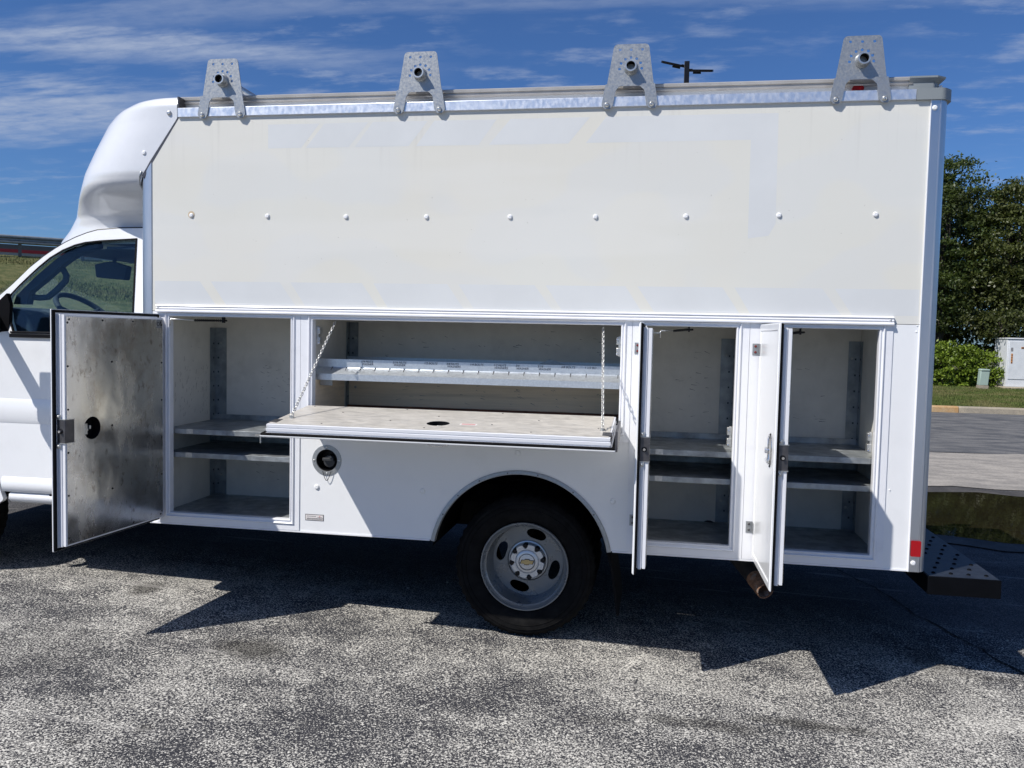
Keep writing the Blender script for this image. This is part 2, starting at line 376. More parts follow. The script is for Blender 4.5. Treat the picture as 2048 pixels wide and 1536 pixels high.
# ------------------------------------------------------------------ ground
def gz(x): return -0.03 * (max(-4.5, min(2.2, x)) + 0.65)
def mk_asphalt():
    m, T, out = newmat('worn_asphalt')
    v = T.coord()
    w = T.n('TexNoise', {'Vector': v, 'Scale': 42.0, 'Detail': 2.0, 'Roughness': 0.5})
    vd = T.n('VectorMath', {0: v, 1: T.n('VectorMath', {0: w.outputs[1], 3: 0.012}, operation='SCALE').outputs[0]}, operation='ADD').outputs[0]
    f1 = T.noise(vd, 124, 2.8, 0.65)
    f2 = T.noise(v, 240, 1, 0.5)
    fl = T.math('ADD', T.math('MULTIPLY', f1, 0.75), T.math('MULTIPLY', f2, 0.25))
    patch = T.noise(T.coord((0.8, 1.6, 1), rot=(0, 0, 0.25)), 1.1, 5, 0.6)
    mid = T.noise(v, 7, 3, 0.55)
    thr = T.math('ADD', T.math('MULTIPLY', patch, 0.30), T.math('MULTIPLY', mid, 0.12))
    val = T.math('ADD', fl, thr)
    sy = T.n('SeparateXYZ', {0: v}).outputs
    truck_shade = T.ramp(T.math('ADD', sy[1], T.math('MULTIPLY', T.math('SUBTRACT', patch, 0.5), 1.5)), 0.15, 1.3)  # fewer pale flecks under and behind the truck, shade painted into the colour
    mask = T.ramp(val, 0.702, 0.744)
    mask = T.math('MULTIPLY', mask, T.math('MULTIPLY_ADD', truck_shade, -0.82, 1.0))
    dk = T.mix(T.noise(v, 30, 2), (0.020, 0.021, 0.027), (0.058, 0.058, 0.064))
    lt = T.mix(T.ramp(T.noise(v, 95, 2), 0.35, 0.62), (0.22, 0.212, 0.196), (0.68, 0.655, 0.59))
    c = T.mix(mask, dk, lt)
    # oil spots and darker wheel smudges
    acc = None
    for (x, y, rx, ry, s_) in ((-2.82, 0.15, 0.11, 0.15, 0.9), (-1.86, -0.50, 0.22, 0.18, 0.9), (0.22, -0.70, 0.36, 0.07, 0.6), (0.68, -0.58, 0.34, 0.06, 0.75), (1.42, 0.38, 0.16, 0.22, 0.6), (-2.04, -1.49, 0.03, 0.03, 0.5), (-1.86, -1.33, 0.04, 0.05, 0.6), (1.9, 0.5, 0.2, 0.2, 0.5), (-2.75, -0.75, 0.4, 0.4, 0.25), (-0.15, -0.78, 0.22, 0.05, 0.35), (1.55, 0.20, 0.4, 0.05, 0.4)):
        q = T.n('Mapping', {'Vector': T.n('TexCoord').outputs['Object'], 'Location': (-x / rx, -y / ry, 0), 'Scale': (1 / rx, 1 / ry, 0)}).outputs[0]
        L = T.n('VectorMath', {0: q}, operation='LENGTH').outputs['Value']
        g = T.math('MULTIPLY', T.ramp(T.math('ADD', L, T.math('MULTIPLY', T.math('SUBTRACT', mid, 0.5), 0.9)), 1.15, 0.25), s_)
        acc = g if acc is None else T.math('MAXIMUM', acc, g)
    c = T.mix(acc, c, T.mix(0.72, c, (0.022, 0.020, 0.017)))
    # faint pale scuffs
    sc = T.noise(T.coord((0.35, 5, 1), rot=(0, 0, 0.12)), 2.0, 4, 0.6)
    c = T.mix(T.math('MULTIPLY', T.ramp(sc, 0.62, 0.68), 0.30), c, (0.40, 0.385, 0.36))
    b = T.n('BsdfPrincipled', {'Base Color': c, 'Roughness': 0.9, 'Specular IOR Level': 0.08})
    bn = T.n('Bump', {'Height': fl, 'Strength': 0.5, 'Distance': 0.006})
    T.nt.links.new(bn.outputs[0], b.inputs['Normal'])
    T.nt.links.new(b.outputs[0], out.inputs[0]); return m
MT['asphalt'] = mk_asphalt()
def mk_far(name, a, b_, sc, st):
    m, T, out = newmat(name)
    n1 = T.noise(T.coord(st), sc, 6, 0.68); n2 = T.noise(T.coord(), 45, 3, 0.6)
    c = T.mix(T.ramp(n1, 0.35, 0.65), a, b_)
    c = T.mix(T.math('MULTIPLY', T.ramp(n2, 0.45, 0.65), 0.35), c, tuple(x * 0.45 for x in a))
    b = T.n('BsdfPrincipled', {'Base Color': c, 'Roughness': 0.85, 'Specular IOR Level': 0.25})
    T.nt.links.new(b.outputs[0], out.inputs[0]); return m
MT['apron'] = mk_far('pale_concrete', (0.24, 0.225, 0.205), (0.37, 0.34, 0.30), 3.2, (0.8, 1.6, 1))
MT['farasph'] = mk_far('grey_far_asphalt', (0.080, 0.083, 0.090), (0.175, 0.172, 0.168), 2.6, (0.6, 1.5, 1))
MT['kerb'] = mk_far('kerb_concrete', (0.30, 0.265, 0.21), (0.42, 0.36, 0.27), 1.6, (1, 1, 1))
MT['kerbpaint'] = mk_far('kerb_faded_paint', (0.42, 0.25, 0.11), (0.46, 0.34, 0.2), 3, (1, 1, 1))

def sheet(name, xs, ys, m, dz=0.0):
    vs = [(x, y, gz(x) + dz) for y in ys for x in xs]; nx = len(xs)
    fs = [(j * nx + i, j * nx + i + 1, (j + 1) * nx + i + 1, (j + 1) * nx + i) for j in range(len(ys) - 1) for i in range(nx - 1)]
    return MB().add(vs, fs).build(name, m)
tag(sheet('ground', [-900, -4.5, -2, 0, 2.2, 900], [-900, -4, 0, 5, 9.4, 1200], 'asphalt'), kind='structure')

def blob_sheet(name, pts, z, m):
    return tag(MB().add([(x, y, z) for x, y in pts], [tuple(range(len(pts)))]).build(name, m), kind='structure')
G0 = gz(9)
def wob(a, b, n, amp, seed):
    rnd = random.Random(seed); out = []
    for i in range(n + 1):
        t = i / n; out.append((a[0] + (b[0] - a[0]) * t + rnd.uniform(-amp, amp) * 0.5, a[1] + (b[1] - a[1]) * t + rnd.uniform(-amp, amp)))
    return out
blob_sheet('access_road', [(2.25, 9.45), (60, 11.2), (60, 17.6), (2.25, 17.6)], G0 + 0.004, 'farasph')
blob_sheet('concrete_apron', round_poly(wob((2.25, 6.2), (30, 5.4), 70, 0.09, 3) + wob((30, 10.2), (2.25, 9.42), 70, 0.16, 4), 0.1, 2), G0 + 0.008, 'apron')
# puddle
m, T, out = newmat('puddle_water')
vb = T.coord((1, 1, 1))
b = T.n('BsdfPrincipled', {'Base Color': T.mix(T.noise(vb, 1.5, 4), (0.006, 0.006, 0.004), (0.022, 0.018, 0.009)), 'Roughness': 0.02, 'IOR': 1.33, 'Specular IOR Level': 0.5})
bn = T.n('Bump', {'Height': T.noise(T.coord((3.0, 0.8, 1)), 6, 3, 0.5), 'Strength': 0.07, 'Distance': 0.01})
T.nt.links.new(bn.outputs[0], b.inputs['Normal']); T.nt.links.new(b.outputs[0], out.inputs[0]); MT['water'] = m
pd = wob((1.9, 5.55), (3.2, 5.75), 5, 0.05, 1) + wob((3.5, 5.76), (9.5, 5.3), 14, 0.08, 2) + [(10.1, 4.6), (9.2, 3.9)] + wob((8.0, 3.6), (3.4, 3.22), 16, 0.06, 5) + wob((3.0, 3.27), (2.3, 3.50), 6, 0.04, 6) + [(1.9, 3.9), (1.6, 4.6)]
blob_sheet('puddle', round_poly(pd, 0.15, 3), G0 + 0.012, 'water')
# damp rim of the puddle
MT['damp'] = mk_far('damp_asphalt', (0.05, 0.048, 0.048), (0.085, 0.08, 0.076), 3, (1, 1, 1))
cx, cy = 5.6, 4.5
blob_sheet('damp_asphalt_rim', round_poly([(cx + (x - cx) * 1.045, cy + (y - cy) * 1.24) for x, y in pd], 0.15, 3), G0 + 0.0105, 'damp')
# crack
ck = [(1.30, 2.05), (1.354, 1.88), (1.44, 1.70), (1.46, 1.57), (1.505, 1.457), (1.53, 1.30), (1.56, 1.123), (1.63, 0.96), (1.664, 0.841), (1.70, 0.73), (1.745, 0.625), (1.76, 0.51), (1.792, 0.423), (1.833, 0.30), (1.95, 0.1), (2.1, -0.1)]
cb = MB(); rnd = random.Random(3)
L_, R_ = [], []
for i in range(len(ck)):
    for u in (0, 0.5):
        if i == len(ck) - 1 and u: continue
        a = Vector(ck[i]); bq = Vector(ck[min(i + 1, len(ck) - 1)]); p = a.lerp(bq, u) + Vector((rnd.uniform(-.012, .012), 0))
        w = rnd.uniform(0.003, 0.008)
        L_.append((p.x - w, p.y, gz(p.x - w) + 0.005)); R_.append((p.x + w, p.y, gz(p.x + w) + 0.005))
n = len(L_)
tag(cb.add(L_ + R_, [(i, i + n, i + 1 + n, i + 1) for i in range(n - 1)]).build('pavement_crack', 'under'), kind='structure')

r_ = np.random.default_rng(9); ng = 900
gx = r_.uniform(-3.6, 2.4, ng); gy = r_.uniform(-2.2, 0.9, ng); sz_ = r_.exponential(0.0016, ng) + 0.0012; V = []
for x_, y_, q_ in zip(gx, gy, sz_):
    a_ = r_.uniform(0, 6.28); z_ = gz(x_) + 0.001; P_ = [(x_ + q_ * math.cos(a_ + k * 2.09) * r_.uniform(.7, 1.4), y_ + q_ * math.sin(a_ + k * 2.09), z_) for k in range(3)]; T_ = (x_, y_, z_ + q_ * 1.1)
    for k in range(3): V += [P_[k], P_[(k + 1) % 3], T_]
GRITV = np.array(V)
# kerb, lawn
KY = 17.62
kb = round_poly([(KY, G0 - 0.1), (KY + 0.02, G0 + 0.12), (KY + 0.05, G0 + 0.15), (KY + 0.24, G0 + 0.15), (KY + 0.24, G0 - 0.1)], [0, 0, 0.03, 0, 0])
kerb = empty('kerb', (9, KY, G0)); tag(kerb, kind='structure')
xk = -12.0; kk = 0
while xk < 60:
    ln = 2.4 if not (7.0 < xk < 8) else 2.0
    y_off = 0.0
    MB().prism(kb, 'x', xk + 0.006, xk + ln - 0.006).build('kerb_stone', 'kerbpaint' if kk % 3 == 1 else 'kerb', kerb, smooth=35)
    xk += ln; kk += 1
def mk_grass(name, g1, g2, dry):
    m, T, out = newmat(name)
    r = T.n('NewGeometry').outputs['Random Per Island']
    n = T.noise(T.coord(), 0.9, 5, 0.6)
    c = T.mix(r, g1, g2); c = T.mix(T.ramp(n, 0.42, 0.66), c, dry)
    b = T.n('BsdfPrincipled', {'Base Color': c, 'Roughness': 0.7, 'Specular IOR Level': 0.2})
    T.nt.links.new(b.outputs[0], out.inputs[0]); return m
MT['grass'] = mk_grass('lawn_blades', (0.055, 0.085, 0.018), (0.11, 0.14, 0.035), (0.17, 0.155, 0.065))
MT['bankgrass'] = mk_grass('bank_blades', (0.065, 0.085, 0.020), (0.13, 0.145, 0.045), (0.20, 0.175, 0.08))
MT['soil'] = mk_far('grassy_soil', (0.06, 0.075, 0.022), (0.13, 0.125, 0.05), 3.0, (1, 1, 1))
lz = G0 + 0.13
lawn = MB().add([(x, y, lz + (0.0 if y < 18 else min(0.10, (y - 18) * 0.008))) for y in (KY + 0.23, 18, 22, 26, 28, 40, 80) for x in (-12, 8, 60)],
                [(j * 3 + i, j * 3 + i + 1, (j + 1) * 3 + i + 1, (j + 1) * 3 + i) for j in range(6) for i in range(2)]).build('lawn', 'soil')
tag(lawn, kind='structure')
def lawn_z(y): return lz + (0.0 if y < 18 else min(0.10, (y - 18) * 0.008))

def blades(n, sampler, h0, h1, w, seed):
    r = np.random.default_rng(seed)
    P = sampler(r, n)                       # n x 3
    ang = r.uniform(0, 2 * PI, n); h = r.uniform(h0, h1, n); lean = r.normal(0, 0.35, (n, 2)) * h[:, None]
    dx = np.cos(ang) * w; dy = np.sin(ang) * w
    a = P.copy(); a[:, 0] -= dx; a[:, 1] -= dy
    b_ = P.copy(); b_[:, 0] += dx; b_[:, 1] += dy
    c = P.copy(); c[:, 0] += lean[:, 0]; c[:, 1] += lean[:, 1]; c[:, 2] += h
    V = np.stack([a, b_, c], 1).reshape(-1, 3)
    return V
def tri_mesh(name, V, m, parent=None):
    n = len(V) // 3
    me = bpy.data.meshes.new(name)
    me.vertices.add(len(V)); me.vertices.foreach_set('co', V.astype(np.float32).ravel())
    me.loops.add(len(V)); me.loops.foreach_set('vertex_index', np.arange(len(V), dtype=np.int32))
    me.polygons.add(n); me.polygons.foreach_set('loop_start', np.arange(n, dtype=np.int32) * 3)
    me.update(calc_edges=True)
    return finish(name, me, m, parent)
def s_lawn(r, n):
    x = r.uniform(5.5, 15, n); y = KY + 0.22 + r.uniform(0, 1, n) ** 1.3 * 10.5
    z = lz + np.where(y < 18, 0, np.minimum(0.10, (y - 18) * 0.008))
    return np.stack([x, y, z], 1)
MT['gritm'] = mk_far('loose_grit', (0.30, 0.28, 0.24), (0.6, 0.57, 0.5), 30, (1, 1, 1))
tag(tri_mesh('loose_grit', GRITV, 'gritm'), kind='stuff')
tag(tri_mesh('lawn_grass', blades(90000, s_lawn, 0.02, 0.065, 0.007, 1), 'grass'), kind='stuff')

# ---- embankment on the left, rising to the guardrail
TD = Vector((0.77, 0.638)); ND = Vector((0.638, -0.77)); P0 = Vector((-23.12, 22.52))
def bank_z(s_, t):      # s_ = metres from ridge towards the camera ; t = along
    if s_ < 0: return 3.93 - min(1.2, -s_ * 0.05)
    return max(0.0, 3.93 * (1 - s_ / 16.5)) + 0.0
ts = [-45, -30, -20] + [-14 + 2 * i for i in range(15)] + [22, 34, 46]
ss = [-60, -30, -8, -2, 0, 1, 2, 3, 4.5, 6, 8, 10, 12, 14, 16, 16.5]
rnd = random.Random(11); vs = []
for s_ in ss:
    for t in ts:
        p = P0 + TD * t + ND * s_
        fall = 1.0 if t < 22 else max(0, 1 - (t - 22) / 24)
        z = bank_z(s_, t) * fall + (rnd.uniform(-0.07, 0.07) if 0 < s_ < 15 else 0) + (0.08 if s_ < 16.3 else 0.02)
        vs.append((p.x, p.y, max(z, 0.0) + (gz(p.x) if s_ > 15 else 0)))
nt_ = len(ts)
bank = MB().add(vs, [(j * nt_ + i, j * nt_ + i + 1, (j + 1) * nt_ + i + 1, (j + 1) * nt_ + i) for j in range(len(ss) - 1) for i in range(nt_ - 1)]).build('grass_bank', 'soil', smooth=180)
tag(bank, kind='structure')
def s_bank(r, n):
    t = r.uniform(-13, 13, n); s_ = r.uniform(-1.0, 13, n)
    x = P0.x + TD.x * t + ND.x * s_; y = P0.y + TD.y * t + ND.y * s_
    z = np.where(s_ < 0, 3.93 + s_ * 0.05, 3.93 * (1 - s_ / 16.5)) + 0.03
    return np.stack([x, y, z], 1)
tag(tri_mesh('bank_grass', blades(130000, s_bank, 0.04, 0.12, 0.012, 2), 'bankgrass'), kind='stuff')

# ---- guardrail and the red striped barrier behind it
MT['wbeam'] = pbr('weathered_guardrail_steel', (0.27, 0.29, 0.29), 0.5, metal=0.6, var=0.2, dscale=3)
MT['post'] = pbr('guardrail_post_steel', (0.10, 0.11, 0.115), 0.6, metal=0.4)
MT['barred'] = pbr('barrier_red', (0.30, 0.02, 0.035), 0.6, var=0.1)
MT['bargrey'] = pbr('barrier_grey', (0.36, 0.38, 0.41), 0.6, var=0.08)
gr = empty('guardrail', (P0.x, P0.y, 3.95), 'long steel guardrail on posts along the top of the grass bank', 'guardrail')
def bankpt(t, s_, z): p = P0 + TD * t + ND * s_; return (p.x, p.y, z)
wp = [(0.0, 0.31), (0.03, 0.295), (0.08, 0.27), (0.08, 0.225), (0.01, 0.18), (0.01, 0.13), (0.08, 0.085), (0.08, 0.04), (0.03, 0.015), (0.0, 0.0)]
for k in range(-4, 6):
    a, b_ = k * 4.0 - 0.02, k * 4.0 + 4.0
    bm_ = MB(); vs = []
    for t in (a, b_):
        for d_, z_ in wp: vs.append(bankpt(t, 0.25 + d_, 4.40 + z_))
        for d_, z_ in wp: vs.append(bankpt(t, 0.245 + d_ - 0.006, 4.40 + z_))
    n = len(wp)
    fs = [(i, i + 1, 2 * n + i + 1, 2 * n + i) for i in range(n - 1)] + [(n + i, n + i + 1, 3 * n + i + 1, 3 * n + i) for i in range(n - 1)]
    bm_.add(vs, fs).build('beam', 'wbeam', gr)
for k in range(-8, 12):
    t = k * 2.0 + 0.62
    p = bankpt(t, 0.12, 0)
    q = MB().box(-0.055, 0.055, -0.08, 0.08, 3.75, 4.69); q.xf(Matrix.Translation((p[0], p[1], 0)) @ Matrix.Rotation(math.atan2(TD.y, TD.x), 4, 'Z'))
    q.build('post', 'post', gr)
br_ = empty('road_barrier', bankpt(0, -1.2, 3.9), 'long low grey barrier with a dark red stripe, standing behind the guardrail', 'barrier')
for nm, z0, z1, mt_, yy in (('base_band', 3.8, 4.20, 'bargrey', 0.0), ('red_stripe', 4.20, 4.32, 'barred', 0.01), ('top_band', 4.32, 4.5, 'post', 0.0)):
    vs = []
    for t in (-40, 20):
        for s_ in (-1.2 + yy, -1.5):
            for z_ in (z0, z1): vs.append(bankpt(t, s_, z_))
    MB().add(vs, [(0, 1, 5, 4), (2, 3, 7, 6), (1, 3, 7, 5), (0, 2, 6, 4), (0, 1, 3, 2), (4, 5, 7, 6)]).build(nm, mt_, br_)

# ------------------------------------------------------------------ vegetation
def mk_leaf(name, c1, c2, c3):
    m, T, out = newmat(name)
    r = T.n('NewGeometry').outputs['Random Per Island']
    c = T.mix(r, c1, c2); c = T.mix(T.ramp(T.noise(T.coord(), 0.7, 3), 0.45, 0.7), c, c3)
    b = T.n('BsdfPrincipled', {'Base Color': c, 'Roughness': 0.45, 'Specular IOR Level': 0.4})
    tl = T.n('BsdfTranslucent', {'Color': T.mix(0.5, c, (0.14, 0.2, 0.02))})
    mx = T.n('MixShader', {0: 0.28, 1: b.outputs[0], 2: tl.outputs[0]})
    T.nt.links.new(mx.outputs[0], out.inputs[0]); return m
MT['leafdark'] = mk_leaf('dark_tree_leaves', (0.030, 0.052, 0.012), (0.095, 0.125, 0.034), (0.050, 0.062, 0.020))
MT['leafbrown'] = mk_leaf('olive_tree_leaves', (0.042, 0.056, 0.015), (0.110, 0.124, 0.036), (0.066, 0.074, 0.024))
MT['leafbush'] = mk_leaf('bright_bush_leaves', (0.09, 0.15, 0.014), (0.24, 0.32, 0.040), (0.13, 0.19, 0.02))
MT['bark'] = pbr('bark', (0.05, 0.042, 0.034), 0.9, var=0.3, bump=0.6, bscale=30)

def leaf_cloud(seed, blobs, nclump, per, crad, size):
    """blobs: (cx,cy,cz,rx,ry,rz). clumps sit mostly near the surface of the blobs."""
    r = np.random.default_rng(seed); out = []
    vols = np.array([b[3] * b[4] + b[4] * b[5] for b in blobs]); pk = r.choice(len(blobs), nclump, p=vols / vols.sum())
    for k in pk:
        bx = blobs[k]; d = r.normal(0, 1, 3); d /= np.linalg.norm(d)
        rad = r.uniform(0.45, 1.05) ** 0.6
        c = np.array(bx[:3]) + d * rad * np.array(bx[3:6])
        n = int(per * r.uniform(0.5, 1.5)); cr = crad * r.uniform(0.6, 1.4)
        q = c + r.normal(0, 1, (n, 3)) * np.array([cr, cr, cr * 0.38]) * 0.55
        u = r.normal(0, 1, (n, 3)); u /= np.linalg.norm(u, axis=1)[:, None]
        w = np.cross(u, r.normal(0, 1, (n, 3)) + np.array([0, 0, 0.8])); w /= np.linalg.norm(w, axis=1)[:, None]
        s_ = size * r.uniform(0.6, 1.4, n)[:, None]
        out.append(np.stack([q - u * s_, q + w * s_ * 0.5, q + u * s_], 1)); out.append(np.stack([q - u * s_, q - w * s_ * 0.5, q + u * s_], 1))
    return np.concatenate(out).reshape(-1, 3)
def quad_leaves(V):
    return V

def tree(name, loc, label, h, blobs, seed, leafm, nclump, per=80, crad=0.40, size=0.060, lean=(0, 0), group='trees beyond the lawn'):
    root = empty(name, loc, label, 'tree', group)
    V = leaf_cloud(seed, blobs, nclump, per, crad, size) + np.array(loc)
    tri_mesh('crown', V, leafm, root)
    tb = MB(); rnd = random.Random(seed)
    L0 = Vector(loc)
    def T3(x, y, z): return L0 + Vector((x, y, z))
    pts = [T3(0, 0, -0.1)] + [T3(lean[0] * k / 5 + rnd.uniform(-.08, .08), lean[1] * k / 5 + rnd.uniform(-.08, .08), h * 0.85 * k / 5) for k in range(1, 6)]
    tb.tube(pts, 0.1, 8, radii=[0.17, 0.14, 0.11, 0.085, 0.06, 0.03])
    tb.build('trunk', 'bark', root, smooth=180)
    for k in range(7):
        b0 = blobs[k % len(blobs)]; t = rnd.uniform(0.25, 0.8); i = min(4, int(t * 5)); base = Vector(pts[i])
        end = T3(b0[0] + rnd.uniform(-.5, .5) * b0[3], b0[1] + rnd.uniform(-.5, .5) * b0[4], b0[2] + rnd.uniform(-.3, .6) * b0[5])
        mid = base.lerp(end, 0.5) + Vector((rnd.uniform(-.15, .15), rnd.uniform(-.15, .15), 0.15))
        MB().tube([base, mid, end], 0.03, 6, radii=[0.06, 0.038, 0.014]).build('branch', 'bark', root, smooth=180)
    return root

LZ = G0 + 0.45
tree('broadleaf_tree', (10.1, 28.6, LZ), 'tall dark broadleaf tree rising against the corner post of the truck body', 8.2,
     [(0.0, 0, 5.2, 1.5, 1.6, 2.6), (-0.6, 0.2, 3.0, 1.7, 1.6, 1.6), (0.1, -0.2, 7.0, 0.55, 0.6, 1.1), (-1.6, 0.3, 5.8, 1.2, 1.3, 2.2), (0.9, 0.3, 4.2, 1.1, 1.2, 1.9)], 21, 'leafdark', 520)
tree('broadleaf_tree', (12.0, 28.2, LZ), 'olive brown leafy tree directly above the bright green bush', 7.0,
     [(0.1, 0, 4.5, 1.3, 1.4, 2.2), (-0.3, 0.1, 2.6, 1.4, 1.4, 1.5), (0.1, 0.1, 6.1, 0.6, 0.7, 0.9), (0.9, 0.2, 3.6, 1.0, 1.1, 1.8)], 22, 'leafbrown', 460)
tree('broadleaf_tree', (14.1, 28.9, LZ), 'dark green tree with a pointed top behind the white utility cabinet', 7.4,
     [(-0.1, 0, 4.7, 1.4, 1.4, 2.3), (0.2, 0.1, 2.6, 1.6, 1.5, 1.6), (-0.6, 0, 6.3, 0.6, 0.7, 1.0), (0.8, 0.1, 6.0, 0.6, 0.6, 1.0)], 23, 'leafdark', 420)
tree('broadleaf_tree', (11.2, 31.6, LZ), 'dark tree filling the gap behind the two nearest trees', 7.6,
     [(0, 0, 4.6, 2.2, 1.5, 2.6), (0.2, 0, 2.2, 2.4, 1.5, 1.8)], 24, 'leafdark', 620, per=30, crad=0.45, size=0.08)
tree('broadleaf_tree', (17.5, 29.4, LZ), 'dark tree beyond the right edge, past the utility cabinet', 7.6,
     [(0, 0, 4.6, 2.0, 1.6, 2.6), (0.2, 0, 2.2, 2.0, 1.5, 1.8)], 25, 'leafdark', 420, per=26, crad=0.5, size=0.09)
tree('broadleaf_tree', (7.0, 30.2, LZ), 'dark tree hidden mostly behind the rear of the truck body', 7.6,
     [(0, 0, 4.4, 2.0, 1.6, 2.6), (0.2, 0, 2.2, 2.0, 1.5, 1.8)], 26, 'leafdark', 420, per=26, crad=0.5, size=0.09)

bush = empty('bush', (10.9, 27.4, LZ - 0.34), 'rounded bright green bush spilling down behind the small green pedestal', 'bush')
V = leaf_cloud(31, [(-0.8, 0, 0.75, 1.25, 0.7, 0.85), (0.5, 0.1, 0.62, 1.15, 0.6, 0.72), (1.3, 0.2, 0.42, 0.7, 0.5, 0.5), (-2.2, 0.2, 0.7, 1.2, 0.6, 0.8)], 620, 30, 0.2, 0.055) + np.array((10.9, 27.4, LZ - 0.34))
tri_mesh('foliage', V, 'leafbush', bush)
for k in range(7):
    MB().tube([(9.4 + k * 0.5, 27.4, LZ - 0.4), (9.3 + k * 0.52, 27.35, LZ + 0.0), (9.2 + k * 0.55, 27.4, LZ + 0.35)], 0.018, 6).build('stem', 'bark', bush)
# the wood further back as one mass
V = leaf_cloud(41, [(-6 + 4.5 * k, 42 + (k % 3), 3.2, 3.6, 1.5, 3.2) for k in range(12)], 1500, 14, 0.7, 0.17)
tag(tri_mesh('distant_wood', V, 'leafdark'), kind='stuff')
bpy.data.objects['distant_wood'].location = (0, 0, 0.3)

# ---- utility cabinet, pedestal
MT['cabwhite'] = pbr('white_cabinet_paint', (0.66, 0.68, 0.70), 0.5, var=0.05, dirt=0.25, dirt_col=(0.30, 0.30, 0.30), dscale=3)
MT['pedgreen'] = pbr('pale_green_pedestal', (0.33, 0.42, 0.37), 0.5)
MT['orange'] = pbr('warning_label', (0.55, 0.22, 0.05), 0.5)
cab_ = empty('utility_cabinet', (12.6, 26.9, lawn_z(26.9)), 'white electrical cabinet with warning labels at the right edge of the lawn', 'electrical cabinet')
bx0, by0 = 11.62, 26.7; bz = lawn_z(26.8)
MB().box(bx0 - 0.12, bx0 + 1.75, by0 - 0.2, by0 + 1.3, bz - 0.2, bz + 0.06).build('concrete_base', 'kerb', cab_, bevel=0.02)
MB().box(bx0, bx0 + 1.6, by0, by0 + 1.1, bz + 0.06, bz + 1.66).build('housing', 'cabwhite', cab_, bevel=0.015)
MB().box(bx0 - 0.02, bx0 + 1.62, by0 - 0.03, by0 + 1.12, bz + 1.665, bz + 1.71).build('lid', 'cabwhite', cab_, bevel=0.01)
MB().box(bx0 + 0.05, bx0 + 0.79, by0 - 0.018, by0 - 0.002, bz + 0.32, bz + 1.60).build('door', 'cabwhite', cab_, bevel=0.006)
MB().box(bx0 + 0.81, bx0 + 1.55, by0 - 0.018, by0 - 0.002, bz + 0.32, bz + 1.60).build('door', 'cabwhite', cab_, bevel=0.006)
for (a, b_, c_, d_, mt_) in ((0.12, 0.17, 0.85, 1.18, 'orange'), (0.11, 0.17, 1.26, 1.38, 'ink'), (0.42, 0.62, 1.35, 1.41, 'orange')):
    q = MB().box(bx0 + a, bx0 + b_, by0 - 0.024, by0 - 0.02, bz + c_, bz + d_); lb = q.build('warning_label', mt_, cab_)
    q = MB()
    for i in range(4): q.box(bx0 + a + 0.01, bx0 + b_ - 0.01, by0 - 0.027, by0 - 0.025, bz + c_ + (d_ - c_) * (i + 0.2) / 4, bz + c_ + (d_ - c_) * (i + 0.55) / 4)
    q.build('print', 'sticker' if mt_ == 'ink' else 'ink', lb)
ped = empty('cable_pedestal', (10.65, 26.0, lawn_z(26)), 'small pale green cable pedestal standing in front of the bush', 'pedestal')
pz = lawn_z(26)
MB().box(10.50, 10.80, 25.86, 26.12, pz, pz + 0.12).build('base', 'kerb', ped, bevel=0.01)
MB().prism([(10.51, pz + 0.12), (10.79, pz + 0.12), (10.82, pz + 0.60), (10.54, pz + 0.60)], 'y', 25.87, 26.11).build('housing', 'pedgreen', ped, bevel=0.02)
MB().prism([(10.53, pz + 0.60), (10.83, pz + 0.60), (10.82, pz + 0.66), (10.56, pz + 0.67)], 'y', 25.85, 26.13).build('cap', 'pedgreen', ped, bevel=0.02)

# ---- lamp post behind the truck
lamp = empty('parking_light', (0.72, 27.0, G0), 'black twin head parking lot light standing behind the truck roof', 'lamp post')
MB().box(0.64, 0.82, 26.92, 27.08, G0, 11.38).build('pole', 'blackgloss', lamp, bevel=0.01)
MB().box(0.3, 1.15, 26.6, 27.4, G0, 0.5).build('base', 'kerb', lamp, bevel=0.03)
MT['lens'] = pbr('lamp_lens', (0.30, 0.29, 0.22), 0.5)
for sgn, dz, tilt in ((-1, 0.0, 0.16), (1, -0.12, -0.16)):
    q = MB().prism(round_poly([(0.16, -0.13), (0.45, -0.19), (0.88, -0.17), (0.93, 0.0), (0.88, 0.17), (0.45, 0.19), (0.16, 0.13)], 0.04), 'z', -0.05, 0.03)
    q.box(0.05, 0.2, -0.05, 0.05, -0.05, 0.05); q.box(0.22, 0.5, -0.10, 0.10, -0.12, -0.03)
    Mx = Matrix.Translation((0.73, 27.0, 11.2 + dz)) @ Matrix.Rotation(0.14, 4, 'Y') @ Matrix.Scale(sgn, 4, (1, 0, 0)) @ Matrix.Rotation(-0.10, 4, 'Y') @ Matrix.Rotation(0.30, 4, 'X')
    q.xf(Mx); hd = q.build('lamp_head', 'blackgloss', lamp, smooth=30)
    q = MB().box(0.52, 0.86, -0.14, 0.14, -0.056, -0.052); q.xf(Mx); q.build('lens', 'lens', hd)

# ------------------------------------------------------------------ THE TRUCK
truck = empty('service_truck', (-0.9, 1.1, gz(-0.9)), 'white service body truck with its side compartments open and a ladder rack', 'truck')
TM = 'service_truck'
WID = 2.2

# --- upper side panel
plate('upper_side_panel', 'panel', truck, [(-2.682, 1.634), (1.19, 1.634), (1.19, 2.652), (-2.521, 2.652), (-2.682, 2.424)], [], 0.02, 0.0)
